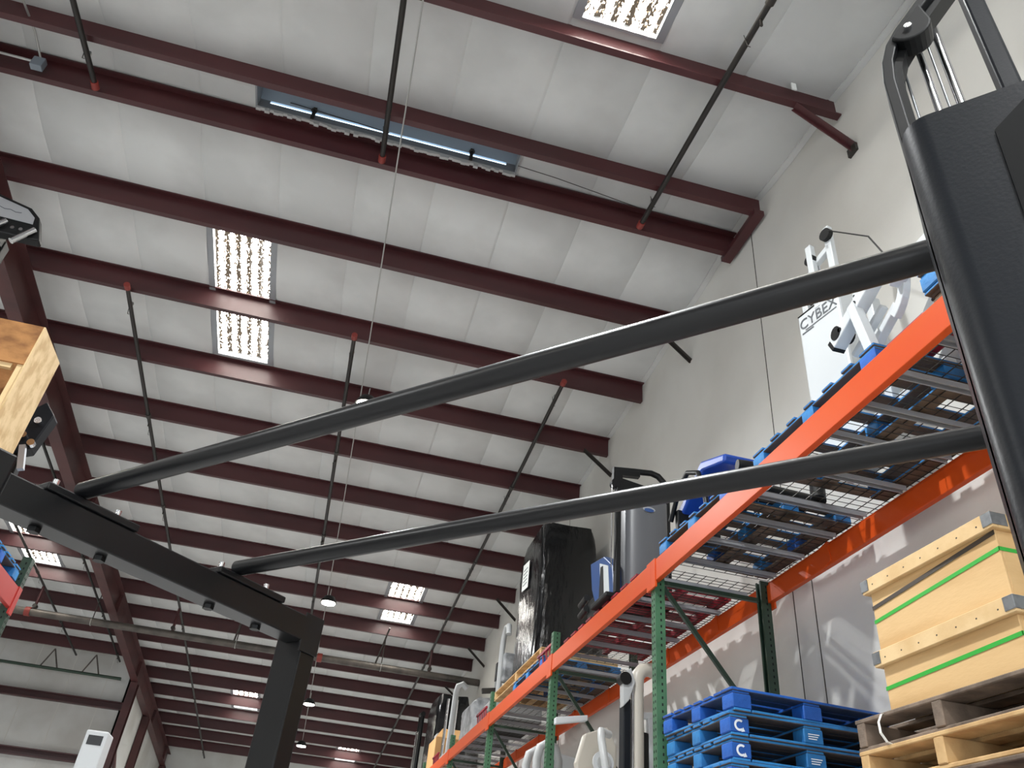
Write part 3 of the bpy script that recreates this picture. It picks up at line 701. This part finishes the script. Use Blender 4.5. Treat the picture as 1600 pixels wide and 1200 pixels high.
MB().tube([pu+Vector((0, 0, 6.34))-dp*.02, pu+Vector((0, 0, 6.34))+dp*.02], .055, 16).build('pulley', 'blackdark', t, smooth=True)
MB().tube([F+ax*.21+dp*.0+Vector((0, 0, 6.22)), F+ax*.21+dp*.04+Vector((0, 0, 6.22))], .05, 16).build('pulley', 'blackdark', t, smooth=True)
MB().tube([pu+Vector((0, 0, 6.395)), (3.06, 3.36, 5.78), (3.0, 3.18, 5.40)], .006, 6).build('cable', 'blackdark', t)
# exercise arm assembly
XA = 2.85
def P(y, z, x=XA): return (x, y, z)
for nm, a, b, w_, h_ in [('main_beam', P(3.62, 4.93), P(3.10, 5.16), .09, .09), ('lower_link', P(3.57, 4.83, 2.93), P(3.22, 4.98, 2.93), .05, .04), ('lower_link', P(3.52, 4.72, 2.95), P(3.12, 4.92, 2.95), .06, .05),
                         ('front_leg', P(3.36, 5.06, 2.82), P(3.22, ZT, 2.82), .07, .07), ('rear_beam', P(3.30, 4.50, 3.06), P(2.66, 5.02, 3.06), .10, .11), ('rear_beam', P(3.25, 4.42, 3.2), P(2.55, 5.0, 3.2), .09, .10),
                         ('seat_arm', P(3.02, 4.98), P(2.55, 5.02), .08, .08), ('seat_arm', P(2.95, 5.10, 2.95), P(2.45, 5.20, 2.95), .05, .05), ('rear_post', P(3.45, ZT, 3.05), P(3.45, 5.25, 3.05), .07, .07), ('base_rail', P(4.2, ZT+.04, 3.1), P(3.0, ZT+.04, 3.1), .08, .07), ('cross_foot', P(3.2, ZT+.03, 2.70), P(3.2, ZT+.03, 3.4), .07, .06)]:
    o = MB().bar(a, b, w_, h_).build(nm, 'whitem', t, bevel=.008)
    if nm == 'main_beam':
        MB().bar(P(3.645, 4.918), P(3.62, 4.93), .085, .085).build('end_cap', 'blackdark', o)
        for f in (.2, .55, .9):
            c = Vector(a).lerp(Vector(b), f); MB().tube([c+Vector((-.05, 0, 0)), c+Vector((-.042, 0, 0))], .018, 10).build('bolt_hole', 'blackdark', o)
    if nm == 'rear_beam':
        for f in (.3, .6):
            c = Vector(a).lerp(Vector(b), f); MB().tube([c+Vector((-w_/2-.004, 0, 0)), c+Vector((-w_/2+.004, 0, 0))], .014, 10).build('bolt', 'blackdark', o)
arc = []
for k in range(13):
    q = math.radians(-65+120*k/12); arc.append((2.90, 3.20-.24*math.cos(q)+.02, 5.02+.24*math.sin(q)))
MB().sweep(arc, .05, .06, (1, 0, 0)).build('curved_cam', 'whitem', t, bevel=.006)
MB().prism([(2.86, 3.42, 5.10), (2.86, 3.36, 5.36), (2.86, 3.30, 5.36), (2.86, 3.33, 5.08)], (.02, 0, 0)).build('adjuster_plate', 'whitem', t)
hb = MB()
for k in range(6): hb.tube([(2.855, 3.395-.012*k, 5.14+.037*k), (2.861, 3.395-.012*k, 5.14+.037*k)], .009, 8)
hb.build('adjuster_holes', 'blackdark', t)
MB().tube([(2.8, 3.56, 4.98), (2.92, 3.56, 4.98)], .05, 14).build('rubber_stop', 'blackdark', t, smooth=True)
MB().box(2.95, 3.35, 2.66, 3.05, ZT+.26, ZT+.33).build('seat_pad', 'blackdark', t, bevel=.02)
MB().box(2.75, 3.0, 2.75, 3.1, ZT+.05, ZT+.13).build('red_pad', 'redskid', t, bevel=.02)
# cardboard and red strap bundle seen through the deck
t = thing('cardboard_box', 'open cardboard box behind the orange beam near the charcoal tower', 'box', (3.25, 2.75, ZD+.015))
MB().box(3.05, 3.42, 2.60, 2.86, ZD+.0145, ZD+.22).build('body', 'card', t)
MB().prism([(3.05, 2.60, ZD+.221), (3.42, 2.60, ZD+.221), (3.42, 2.56, ZD+.34), (3.05, 2.56, ZD+.34)], (0, .004, 0)).build('flap', 'card', t)

# ------------------------------------------------------------------ bench on the blue pallet
t = thing('exercise_bench', 'blue padded bench with black frame lying on a blue pallet', 'gym bench', (3.0, 5.35, ZT))
MB().prism([(2.72, 5.95, 4.72), (2.72, 5.45, 4.98), (2.72, 5.02, 4.83), (2.72, 5.05, 4.76), (2.72, 5.44, 4.88), (2.72, 5.90, 4.64)], (.34, 0, 0)).build('back_pad', 'padblue', t, bevel=.02)
MB().tube([(2.66, 5.95, 4.62), (2.66, 5.75, 4.86), (2.66, 5.58, 4.92), (2.66, 5.38, 4.82), (2.66, 5.28, 4.6), (2.66, 5.25, ZT+.02)], .022, 10).build('side_frame', 'blackdark', t, smooth=True)
MB().tube([(3.10, 5.95, 4.62), (3.10, 5.75, 4.86), (3.10, 5.58, 4.92), (3.10, 5.38, 4.82), (3.10, 5.28, 4.6), (3.10, 5.25, ZT+.02)], .022, 10).build('side_frame', 'blackdark', t, smooth=True)
MB().box(2.68, 3.08, 5.85, 5.91, ZT, 4.70).build('upright_plate', 'blackdark', t, bevel=.01)
MB().tube([(2.70, 4.80, 4.60), (2.86, 4.78, 4.60)], .045, 14).build('roller', 'blackdark', t, smooth=True)
MB().bar((2.88, 5.9, ZT+.03), (2.88, 4.85, ZT+.03), .08, .06).build('base_rail', 'blackdark', t, bevel=.008)
for yy, zz, r in ((4.98, ZT+.10, .07), (4.88, ZT+.08, .06)):
    MB().tube([(2.95, yy, zz), (3.35, yy+.02, zz)], r, 16).build('foam_roller', 'blackdark', t, smooth=True)
t = thing('dumbbell_post', 'short black rubber post lying between bench and white machine pallets', 'gym part', (3.2, 4.55, ZD+.03))
MB().tube([(3.15, 4.50, ZD+.018), (3.19, 4.55, ZD+.16), (3.23, 4.6, ZD+.30)], .055, 16).build('rubber_body', 'blackdark', t, smooth=True)
MB().tube([(3.23, 4.6, ZD+.30), (3.24, 4.61, ZD+.33)], .065, 16).build('cap', 'blackdark', t, smooth=True)

# ------------------------------------------------------------------ red skid + black tower machine + blue shell
t = thing('red_skid', 'dark red metal skid under the black tower machine', 'skid', (3.05, 7.55, ZD+.014))
for x in (2.62, 3.05, 3.48): MB().box(x-.03, x+.03, 6.55, 8.75, ZD+.0145, ZD+.07).build('runner', 'redskid', t)
for k in range(9):
    y = 6.6+k*.26; MB().box(2.56, 3.54, y-.08, y+.08, ZD+.071, ZD+.095).build('slat', 'redskid', t, bevel=.003, seg=1)
ZR = ZD+.096
YM = 7.2
t = thing('tower_machine', 'black cable tower machine with rounded grey weight cover', 'gym machine', (2.9, YM, ZR))
MB().box(2.50, 3.22, YM-.02, YM+.45, ZR, ZR+.05).build('base', 'blackdark', t, bevel=.01)
MB().bar((2.62, YM, ZR+.05), (2.62, YM, 5.60), .055, .07, (0, 1, 0)).build('front_post', 'blackdark', t, bevel=.008)
pts = [(2.56, YM, 5.76), (2.80, YM, 5.79), (3.00, YM, 5.81), (3.08, YM, 5.79), (3.14, YM, 5.73), (3.17, YM, 5.64), (3.175, YM, 5.5), (3.175, YM, ZR+.05)]
MB().tube(pts, .034, 12).build('arched_frame', 'blackdark', t, smooth=True)
MB().prism([(2.56, YM-.03, 5.78), (2.56, YM-.03, 5.62), (2.60, YM-.03, 5.54), (2.86, YM-.03, 5.50), (2.92, YM-.03, 5.54), (2.92, YM-.03, 5.62), (2.66, YM-.03, 5.66), (2.66, YM-.03, 5.70), (2.86, YM-.03, 5.72), (2.86, YM-.03, 5.78)], (0, .06, 0)).build('pulley_plate', 'blackdark', t)
MB().tube([(2.585, YM-.04, 5.59), (2.585, YM+.04, 5.59)], .05, 16).build('pulley', 'blackdark', t, smooth=True)
MB().tube([(2.88, YM-.04, 5.56), (2.88, YM+.04, 5.56)], .06, 16).build('pulley', 'blackdark', t, smooth=True)
MB().bar((2.9, YM+.0, 5.52), (3.17, YM+.0, 5.53), .03, .03).build('inner_bar', 'blackdark', t)
prof = []
for k in range(11):
    q = math.pi*(1-k/10); prof.append((2.93+.235*math.cos(q), YM-.02-.10*math.sin(q)))
prof += [(3.165, YM+.22), (2.695, YM+.22)]
sh = MB().prism([(a, b, ZR+.06) for a, b in prof], (0, 0, 5.44-ZR-.06)).build('weight_cover', 'greyshroud', t, smooth=True)
MB().prism([(2.86+.06+.07*math.cos(q*.5236), YM-.128, 5.30+.03*math.sin(q*.5236)) for q in range(12)], (0, .02, 0)).build('badge', 'silver', sh)
MB().prism([(2.86+.06+.055*math.cos(q*.5236), YM-.131, 5.29+.022*math.sin(q*.5236)) for q in range(12)], (0, .004, 0)).build('badge_centre', 'shellblue', sh)
MB().tube([(2.545, YM-.02, 5.58), (2.55, YM-.02, ZR+.3)], .006, 6).build('cable', 'chrome', t)
MB().tube([(2.575, YM-.03, 5.52), (2.59, YM-.03, 5.0), (2.575, YM-.03, 4.6)], [.008, .016, .008], 8).build('pull_handle', 'blackdark', t, smooth=True)
t = thing('equipment_shell', 'angular blue plastic shell with white stripe standing on the rack edge', 'machine cover', (2.6, 7.55, ZD+.1))
MB().prism([(2.60, 8.00, 4.98), (2.60, 7.55, 4.90), (2.60, 7.30, 4.72), (2.60, 7.24, ZD+.097), (2.60, 7.72, ZD+.097), (2.60, 7.93, 4.66)], (.10, 0, 0)).build('shell', 'shellblue', t, bevel=.012)
MB().prism([(2.592, 7.66, 4.86), (2.592, 7.40, 4.74), (2.592, 7.33, ZD+.10), (2.592, 7.60, ZD+.10)], (.006, 0, 0)).build('white_stripe', 'whitem', t)
MB().prism([(2.588, 7.62, 4.80), (2.588, 7.545, 4.79), (2.588, 7.50, 4.45), (2.588, 7.66, ZD+.12)], (.006, 0, 0)).build('black_stripe', 'blackdark', t)
for z in (4.48, 4.60): MB().tube([(2.58, 8.02, z), (2.62, 8.36, z+.02)], .035, 12).build('peg', 'blackdark', t, smooth=True)
MB().box(2.60, 2.70, 7.72, 8.05, ZD+.097, 4.56).build('mount', 'blackdark', t, bevel=.01)

# ------------------------------------------------------------------ wrapped load
def wrapped(label, x0, x1, y0, y1, z0, z1, m, nm='wrapped_load', tap=.12, seed=1, cat='wrapped load', lean=0.):
    rnd = random.Random(seed); t = thing(nm, label, cat, ((x0+x1)/2, (y0+y1)/2, z0))
    nz, ns = 16, 28; mb = MB(); rings = []
    cx, cy = (x0+x1)/2, (y0+y1)/2
    for i in range(nz+1):
        f = i/nz; z = z0+(z1-z0)*f; s = 1-(tap*.5*max(0, (f-.78)/.22)**2)*2; ring = []
        for k in range(ns):
            a = 2*math.pi*k/ns; c, s_ = math.cos(a), math.sin(a); e = .22
            ux = math.copysign(abs(c)**e, c); uy = math.copysign(abs(s_)**e, s_)
            w_ = 1+rnd.uniform(-.018, .018)-.03*math.sin(f*3.1)
            ring.append(len(mb.v)); mb.v.append(Vector((cx+ux*(x1-x0)/2*s*w_+lean*f, cy+uy*(y1-y0)/2*s*w_, z+(rnd.uniform(-.03, .03) if i == nz else 0))))
        rings.append(ring)
    for i in range(nz):
        for k in range(ns): mb.f.append((rings[i][k], rings[i][(k+1) % ns], rings[i+1][(k+1) % ns], rings[i+1][k]))
    mb.f += [tuple(rings[0][::-1]), tuple(rings[-1])]
    mb.build('wrap_body', m, t, smooth=True)
    return t
t = wrapped('tall black stretch-wrapped load with white paper label', 2.72, 3.62, 10.7, 12.15, ZD+.29, 6.74, 'wrap')
MB().prism([(2.70, 11.35, 6.32), (2.70, 11.72, 6.36), (2.70, 11.72, 5.93), (2.70, 11.35, 5.89)], (.006, 0, 0)).build('paper_label', 'label', t)
lm = MB()
for q in range(5): lm.prism([(2.6985, 11.42, 6.24-q*.06), (2.6985, 11.66, 6.25-q*.06), (2.6985, 11.66, 6.23-q*.06), (2.6985, 11.42, 6.22-q*.06)], (.001, 0, 0))
lm.build('label_lines', 'logogrey', t)
MB().tube([(2.71, 10.75, 6.62), (2.74, 10.72, 6.0), (2.71, 10.72, 5.2), (2.70, 10.8, 4.7)], .012, 6).build('wrap_fold', 'wrap', t)
# grey tube machine behind the wrapped load
t = thing('tube_machine', 'grey curved tube frame wrapped in film beside the black load', 'gym machine', (2.8, 12.9, ZD+.29))
MB().box(2.6, 3.4, 12.62, 13.3, ZD+.015, ZD+.30).build('base_block', 'greym', t, bevel=.02)
MB().tube([(2.7, 12.75, ZD+.3), (2.7, 12.75, 5.3), (2.7, 12.7, 5.5), (2.7, 12.55, 5.62), (2.7, 12.40, 5.6), (2.7, 12.35, 5.45)], .045, 12).build('curved_tube', 'greym', t, smooth=True)
MB().tube([(2.95, 12.8, ZD+.3), (2.95, 12.8, 5.35), (2.95, 12.7, 5.5), (2.95, 12.5, 5.55)], .045, 12).build('curved_tube', 'greym', t, smooth=True)
MB().box(2.72, 2.92, 12.62, 12.75, 4.8, 5.25).build('film_bundle', 'clearwrap', t, bevel=.03)
# grey wrapped parts
wrapped('pile of machine parts wrapped in cloudy film on the rack', 2.6, 3.3, 14.2, 15.5, ZD+.015, 4.95, 'clearwrap', tap=.5, seed=5)
t = thing('machine_frame', 'dark angled machine frame above the cloudy wrapped parts', 'gym machine', (3.2, 13.8, ZD+.015))
MB().box(2.85, 3.4, 13.45, 14.1, ZD+.0145, ZD+.08).build('base', 'blackdark', t)
MB().bar((2.9, 13.9, ZD+.08), (2.9, 13.9, 5.35), .06, .06).build('post', 'greym', t)
MB().bar((3.3, 13.9, ZD+.08), (3.3, 13.9, 5.25), .06, .06).build('post', 'blackdark', t)
MB().prism([(2.86, 13.8, 5.1), (2.86, 13.8, 5.4), (3.1, 13.8, 5.45), (3.42, 13.8, 5.2), (3.42, 13.8, 5.1)], (0, .12, 0)).build('head_plate', 'blackdark', t)
MB().bar((2.62, 13.7, 4.86), (3.5, 13.7, 5.02), .06, .08).build('cross_arm', 'darksteel', t)
# handle machine + far things
t = thing('handle_machine', 'grey upright tube machine before the far black wrapped load', 'gym machine', (2.75, 17.0, ZD+.015))
MB().box(2.58, 3.2, 16.6, 17.3, ZD+.0145, ZD+.1).build('base', 'greym', t)
MB().tube([(2.68, 16.9, ZD+.1), (2.70, 16.9, 5.55), (2.72, 16.85, 5.66), (2.80, 16.8, 5.7), (2.9, 16.8, 5.62)], .06, 12).build('upright_tube', 'greym', t, smooth=True)
for x in (2.6, 2.78): MB().tube([(x, 17.15, ZD+.1), (x, 17.15, 5.45)], .03, 10).build('guide_tube', 'chrome', t, smooth=True)
wrapped('smaller black wrapped load at the far end of the rack', 2.68, 3.5, 19.3, 20.9, ZD+.015, 6.05, 'wrap', seed=9)
t = thing('cardboard_box', 'cardboard box with torn top at the far rack end', 'box', (2.8, 18.4, ZD+.015))
MB().box(2.56, 3.1, 17.95, 18.9, ZD+.0145, 4.85).build('body', 'card', t, bevel=.01)
MB().prism([(2.56, 17.95, 4.85), (3.1, 17.95, 4.85), (3.1, 18.2, 5.08), (2.7, 18.1, 5.05)], (0, .02, 0)).build('flap', 'card', t)
wrapped('crumpled grey film on the far cardboard box', 2.62, 3.0, 18.3, 18.8, 4.862, 5.02, 'clearwrap', 'plastic_film', .6, 3, 'plastic film')
t = thing('post_machine', 'thin black upright machine beyond the far wrapped load', 'gym machine', (2.7, 21.8, ZD+.015))
MB().box(2.58, 3.2, 21.4, 22.2, ZD+.0145, ZD+.1).build('base', 'blackdark', t)
for y in (21.55, 21.95): MB().tube([(2.66, y, ZD+.1), (2.66, y, 6.0)], .05, 10).build('post', 'blackdark', t, smooth=True)
MB().tube([(2.66, 21.5, 6.0), (2.66, 22.0, 6.05)], .06, 10).build('top_bar', 'blackdark', t, smooth=True)
MB().tube([(2.60, 21.75, ZD+.1), (2.60, 21.75, 5.6)], .035, 10).build('guide_rod', 'chrome', t, smooth=True)
# red hoop parts poking over the front beam
for k, (y, lb) in enumerate(((9.5, 'red steel grate on the rack edge below the black wrapped load'), (13.2, 'red steel grate on the rack edge past the third upright'), (17.6, 'red steel grate on the rack edge before the cardboard box'))):
    t = thing('red_grate', lb, 'steel grate', (2.58, y, ZD+.015), 0, 'red grates on the rack edge')
    for q in range(5): MB().tube([(2.565, y-.35+q*.15, ZD+.013), (2.555, y-.33+q*.15, ZD+.17)], .012, 6).build('grate_bar', 'redskid', t)
    MB().bar((2.553, y-.4, ZD+.18), (2.553, y+.35, ZD+.18), .03, .03).build('top_rail', 'redskid', t)

# ------------------------------------------------------------------ machines on the lower level
ZL = 2.094
t = thing('column_machine', 'tall beige and grey column machine behind the first green upright', 'gym machine', (2.72, 6.75, ZL))
MB().box(2.56, 3.2, 6.4, 7.2, ZL, ZL+.08).build('base', 'greym', t, bevel=.01)
MB().tube([(2.70, 6.55, ZL+.08), (2.70, 6.55, 3.44), (2.71, 6.55, 3.52), (2.76, 6.56, 3.58), (2.84, 6.58, 3.60), (2.95, 6.62, 3.58)], .062, 16).build('bent_column', 'cream', t, smooth=True)
MB().box(2.565, 2.63, 6.50, 6.62, ZL+.08, 3.30).build('weight_column', 'shroud', t, bevel=.008)
MB().tube([(2.645, 6.50, ZL+.08), (2.645, 6.50, 3.40)], .012, 8).build('guide_rod', 'chrome', t, smooth=True)
MB().prism([(2.54, 6.47, 3.50), (2.62, 6.47, 3.56), (2.66, 6.47, 3.44), (2.60, 6.47, 3.28), (2.545, 6.47, 3.22)], (0, .08, 0)).build('pulley_bracket', 'greym', t, bevel=.006)
MB().tube([(2.565, 6.455, 3.46), (2.565, 6.55, 3.46)], .055, 16).build('pulley', 'blackdark', t, smooth=True)
MB().tube([(2.50, 6.75, 2.75), (2.47, 6.8, 3.0), (2.50, 6.9, 3.09), (2.60, 6.95, 3.08)], .035, 12).build('grab_handle', 'greym', t, smooth=True)
t.location.y += .32      # stands a little behind the green upright
t = thing('plate_machine', 'white plate loaded machine with round grey pads on the lower rack level', 'gym machine', (3.0, 8.4, ZL))
MB().box(2.58, 3.45, 7.9, 8.9, ZL, ZL+.08).build('base', 'whitem', t)
MB().prism([(2.75, 8.3, ZL+.08), (3.05, 8.3, ZL+.08), (3.05, 8.3, 3.20), (2.95, 8.3, 3.38), (2.70, 8.3, 3.28), (2.62, 8.3, 3.0)], (0, .10, 0)).build('side_shell', 'cream', t, bevel=.02)
MB().bar((3.10, 8.2, ZL+.08), (3.10, 8.2, 3.50), .06, .08).build('frame_post', 'whitem', t, bevel=.01)
MB().bar((3.07, 8.2, 3.48), (3.40, 8.2, 3.53), .08, .06).build('frame_top', 'whitem', t, bevel=.01)
MB().bar((3.37, 8.2, 3.5), (3.37, 8.2, ZL+.08), .06, .08).build('frame_post', 'whitem', t, bevel=.01)
MB().box(3.16, 3.34, 8.15, 8.21, 2.9, 3.35).build('back_pad', 'blackdark', t, bevel=.02)
for r in (.11, .07): MB().tube([(2.88, 8.22-.03*(r < .1), 3.02), (2.88, 8.25-.03*(r < .1), 3.02)], r, 20).build('hub_disc', 'whitem' if r > .1 else 'greym', t, smooth=True)
MB().prism([(2.5, 8.7, 3.42), (2.86, 8.7, 3.50), (2.86, 8.7, 3.56), (2.5, 8.7, 3.49)], (0, .08, 0)).build('upper_arm', 'whitem', t, bevel=.01)
t = thing('tube_handle_machine', 'grey looped tube handles on the lower rack level', 'gym machine', (2.7, 10.2, ZL))
MB().box(2.58, 3.4, 9.6, 10.6, ZL, ZL+.08).build('base', 'greym', t)
for y in (9.75, 10.25):
    MB().tube([(2.60, y, ZL+.08), (2.60, y, 3.25), (2.63, y, 3.37), (2.72, y, 3.43), (2.82, y, 3.38), (2.86, y, 3.25), (2.86, y, ZL+.08)], .05, 12).build('looped_handle', 'greym', t, smooth=True)
MB().prism([(2.95, 10.3, ZL+.08), (3.4, 10.3, ZL+.08), (3.3, 10.3, 3.4), (3.0, 10.3, 3.45)], (0, .1, 0)).build('white_panel', 'whitem', t, bevel=.02)

# ------------------------------------------------------------------ left edge: crate, black machine, machine head, white tower
t = thing('osb_crate', 'open wooden crate of strand board at the left edge', 'crate', (-3.2, 6.03, 3.715))
x1, x0, y0, y1, z1 = -2.73, -3.75, 5.78, 6.29, 5.15
MB().box(x1-.012, x1, y0, y1, 3.7145, z1).build('side_panel', 'osblight', t)
MB().box(x0, x0+.012, y0, y1, 3.7145, z1).build('side_panel', 'osblight', t)
MB().box(x0+.012, x1-.013, y0, y0+.012, z1-.37, z1).build('front_header', 'osb', t)
MB().box(x0+.012, x1-.013, y1-.012, y1, 4.3, z1).build('back_header', 'osb', t)
MB().box(x0+.013, x1-.013, y0+.013, y1-.013, 3.7145, 3.74).build('floor_board', 'osb', t)
MB().box(x1-.06, x1-.0125, y0+.0125, y0+.10, 3.74, z1-.02).build('corner_stud', 'rim', t)
MB().box(x0+.0125, x0+.06, y0+.0125, y0+.10, 3.74, z1-.02).build('corner_stud', 'rim', t)
MB().box(x0+.1, x1-.1, y0+.02, y0+.06, z1-.41, z1-.371).build('header_batten', 'rim', t)
pallet('blue pallet on the left rack beside the green post', (-3.38, 7.32, 3.714), 0, 1.02, 1.05)
t = thing('stored_machine', 'black machine with chrome fittings behind the strand board crate', 'gym machine', (-3.2, 6.95, 3.87))
MB().box(-3.5, -2.95, 6.9, 7.5, 3.86, 3.92).build('base', 'blackdark', t)
MB().bar((-2.98, 7.05, 3.92), (-3.05, 7.0, 5.05), .12, .10, (0, 1, 0)).build('post', 'blackdark', t, bevel=.01)
MB().prism([(-3.06, 6.93, 4.55), (-2.90, 6.93, 4.62), (-2.84, 6.93, 4.98), (-2.95, 6.93, 5.1), (-3.12, 6.93, 4.9)], (0, .15, 0)).build('pivot_plate', 'shroud', t, bevel=.012)
for x, z in ((-2.93, 4.88), (-2.99, 4.72), (-2.90, 4.66)): MB().tube([(x, 6.88, z), (x, 6.93, z)], .032, 12).build('chrome_cap', 'bolt', t, smooth=True)
MB().bar((-2.88, 6.9, 4.40), (-2.95, 6.9, 4.62), .05, .05).build('silver_link', 'silver', t)
# machine head above the crate
t = thing('stored_machine', 'black machine head with silver label and chrome pegs at the upper left edge', 'gym machine', (-3.9, 6.55, 3.715))
MB().box(-3.9, -3.2, 6.36, 6.85, 3.7145, 3.77).build('base', 'blackdark', t)
MB().bar((-3.86, 6.62, 3.77), (-3.86, 6.62, 6.5), .12, .12).build('post', 'blackdark', t, bevel=.01)
hd = MB().prism([(-4.0, 6.1, 6.24), (-3.325, 6.1, 6.235), (-3.30, 6.1, 6.25), (-3.40, 6.1, 6.50), (-3.50, 6.1, 6.59), (-3.80, 6.1, 6.67), (-4.0, 6.1, 6.67)], (0, .10, 0)).build('head', 'blackdark', t, bevel=.012)
MB().prism([(-4.0, 6.094, 6.42), (-3.415, 6.094, 6.40), (-3.43, 6.094, 6.48), (-3.52, 6.094, 6.56), (-3.80, 6.094, 6.635), (-4.0, 6.094, 6.635)], (0, .004, 0)).build('silver_label', 'silver', hd)
MB().tube([(-3.9+.05*k, 6.092, 6.53-.006*k+.012*(k % 2)) for k in range(8)], .004, 5).build('script_mark', 'logogrey', hd)
MB().bar((-3.86, 6.62, 6.46), (-3.86, 6.18, 6.46), .1, .1).build('head_arm', 'blackdark', t)
MB().tube([(-3.365, 6.08, 6.33), (-3.47, 6.04, 6.12)], .028, 12).build('chrome_peg', 'chrome', t, smooth=True)
MB().tube([(-3.62, 6.08, 6.36), (-3.73, 6.04, 6.15)], .028, 12).build('chrome_peg', 'chrome', t, smooth=True)
for x in (-3.55, -3.48): MB().tube([(x, 6.085, 6.31), (x, 6.1, 6.31)], .018, 8).build('bolt', 'bolt', t)
# white tower with display at the lower left
t = thing('display_tower', 'slim white tower with dark display at the lower left', 'gym machine', (-2.0, 9.0, 0))
MB().box(-2.105, -1.90, 9.0, 9.28, .05, 2.79).build('tower_body', 'whitem', t, bevel=.015)
MB().box(-2.07, -1.935, 8.995, 9.001, 2.66, 2.745).build('display', 'screen', t)
MB().box(-2.2, -1.8, 8.85, 9.45, 0, .05).build('base', 'blackdark', t, bevel=.01)

# ------------------------------------------------------------------ black cable machine close to the camera (turned 45 degrees)
t = thing('cable_machine', 'large black cable crossover frame with two round cross tubes in the foreground', 'gym machine', (0, 0, 0), -math.pi/4)
def LB(mb, name, m, par=None, **k): return mb.build(name, m, par or t, local=True, **k)
BZ0, BZ1 = 2.405, 2.505
def side(u0, u1, vs0, vs1):
    return LB(MB().box(u0, u1, vs0, vs1, BZ0, BZ1), 'top_beam', 'black', bevel=.006)
lb_ = side(-2.55, -2.44, .98, 2.29)
LB(MB().box(-2.60, -2.45, 2.29, 2.375, .02, BZ1+.01), 'far_column', 'black', bevel=.006)
LB(MB().box(-2.448, -2.440, 2.27, 2.375, BZ0-.04, BZ1+.012), 'joint_plate', 'blacksat', bevel=.002)
LB(MB().box(-2.59, -2.43, .80, .98, .02, BZ1+.05), 'near_column', 'black', bevel=.008)
LB(MB().box(-2.75, -2.25, .70, 2.5, 0, .02), 'floor_plate', 'black')
rb_ = side(.10, .21, 1.05, 2.15)
LB(MB().box(.10, .25, 2.15, 2.235, .02, BZ1+.01), 'far_column', 'black', bevel=.006)
LB(MB().box(.10, .25, .965, 1.05, .02, BZ1+.01), 'near_column', 'black', bevel=.006)
LB(MB().box(-.02, .5, .75, 2.4, 0, .02), 'floor_plate', 'black')
TZ = 2.562
for v, lab in ((1.22, 1), (1.895, 2)):
    LB(MB().tube([(-2.47, v, TZ), (.16, v, TZ)], .0295, 28), 'cross_tube', 'black', smooth=True)
for v0, bm_ in ((1.265, lb_), (1.965, lb_), (1.265, rb_), (1.965, rb_)):
    u = -2.495 if bm_ is lb_ else .155
    pl = LB(MB().box(u-.06, u+.062, v0-.17, v0+.17, BZ1+.001, BZ1+.026), 'mount_plate', 'black', bm_, bevel=.005)
    for dv in (-.12, .115):
        LB(MB().tube([(u-.008, v0+dv, BZ1+.026), (u-.008, v0+dv, BZ1+.042)], .020, 6), 'nut', 'bolt', pl)
        LB(MB().tube([(u-.008, v0+dv, BZ1+.040), (u-.008, v0+dv, BZ1+.066)], .011, 10), 'bolt_end', 'bolt', pl, smooth=True)
        LB(MB().tube([(u-.008, v0+dv, BZ0-.016), (u-.008, v0+dv, BZ0-.0005)], .020, 6), 'bolt_head', 'blackdark', bm_)
# weight tower cover
VF = .80; UL = .028; UR = .42; ZP = 2.435
prof = [(UL, VF+.22), (UL, VF+.045)]
for k in range(7):
    q = math.radians(180+90*k/6); prof.append((UL+.035+.035*math.cos(q), VF+.035+.035*math.sin(q)))
prof += [(UR, VF), (UR, VF+.012), (UL+.04, VF+.012), (UL+.012, VF+.05), (UL+.012, VF+.22)]
# panel whose top slopes along its side edge
cv = LB(MB().prism([(a, b, .15) for a, b in prof], (0, 0, ZP-.15)), 'weight_cover', 'shroud', smooth=True)
LB(MB().prism([(.126, VF-.004, 2.362), (.20, VF-.004, 2.43), (UR-.01, VF-.004, 2.43), (UR-.01, VF-.004, 1.9), (.155, VF-.004, 1.9), (.122, VF-.004, 2.215)], (0, .004, 0)), 'inset_panel', 'matteblack', cv)
arc = [(.036, .88, .02), (.036, .88, 2.40), (.036, .88, 2.52), (.036, .88, 2.60), (.041, .88, 2.645), (.052, .88, 2.680), (.070, .88, 2.710), (.122, .88, 2.775), (.19, .88, 2.86), (.26, .88, 2.94)]
LB(MB().sweep(arc, .055, .016, (0, 1, 0)), 'arched_frame', 'blacksat', bevel=.002)
LB(MB().sweep([(.047, .88, 2.40), (.047, .88, 2.60), (.051, .88, 2.636), (.061, .88, 2.668), (.079, .88, 2.696), (.131, .88, 2.762), (.199, .88, 2.848), (.269, .88, 2.93)], .03, .014, (0, 1, 0)), 'frame_rib', 'blackdark')
pb = []
for k in range(13):
    q = math.radians(200+180*k/12); pb.append((.082+.030*math.cos(q), .846, 2.698+.030*math.sin(q)))
LB(MB().prism(pb+[(.104, .846, 2.745)], (0, .035, 0)), 'pulley_bracket', 'blackdark', bevel=.003)
LB(MB().tube([(.080, .840, 2.694), (.080, .846, 2.694)], .006, 8), 'pulley_bolt', 'bolt')
for u, z0, z1, r, v, m_, nm in ((.088, 1.0, 2.70, .0052, .90, 'chrome', 'guide_rod'), (.117, 1.0, 2.79, .0062, .90, 'chrome', 'guide_rod'), (.061, 1.0, 2.72, .002, .90, 'galv', 'cable'), (.102, 1.0, 2.72, .002, .90, 'galv', 'cable')):
    LB(MB().tube([(u, v, z0), (u, v, z1)], r, 12), nm, m_, smooth=True)
LB(MB().box(.206, .238, 1.10, 1.15, .02, 3.25), 'rear_post', 'shroud', bevel=.005)
LB(MB().box(.05, .34, .84, .96, .2, 1.0), 'weight_stack', 'blackdark', bevel=.004)
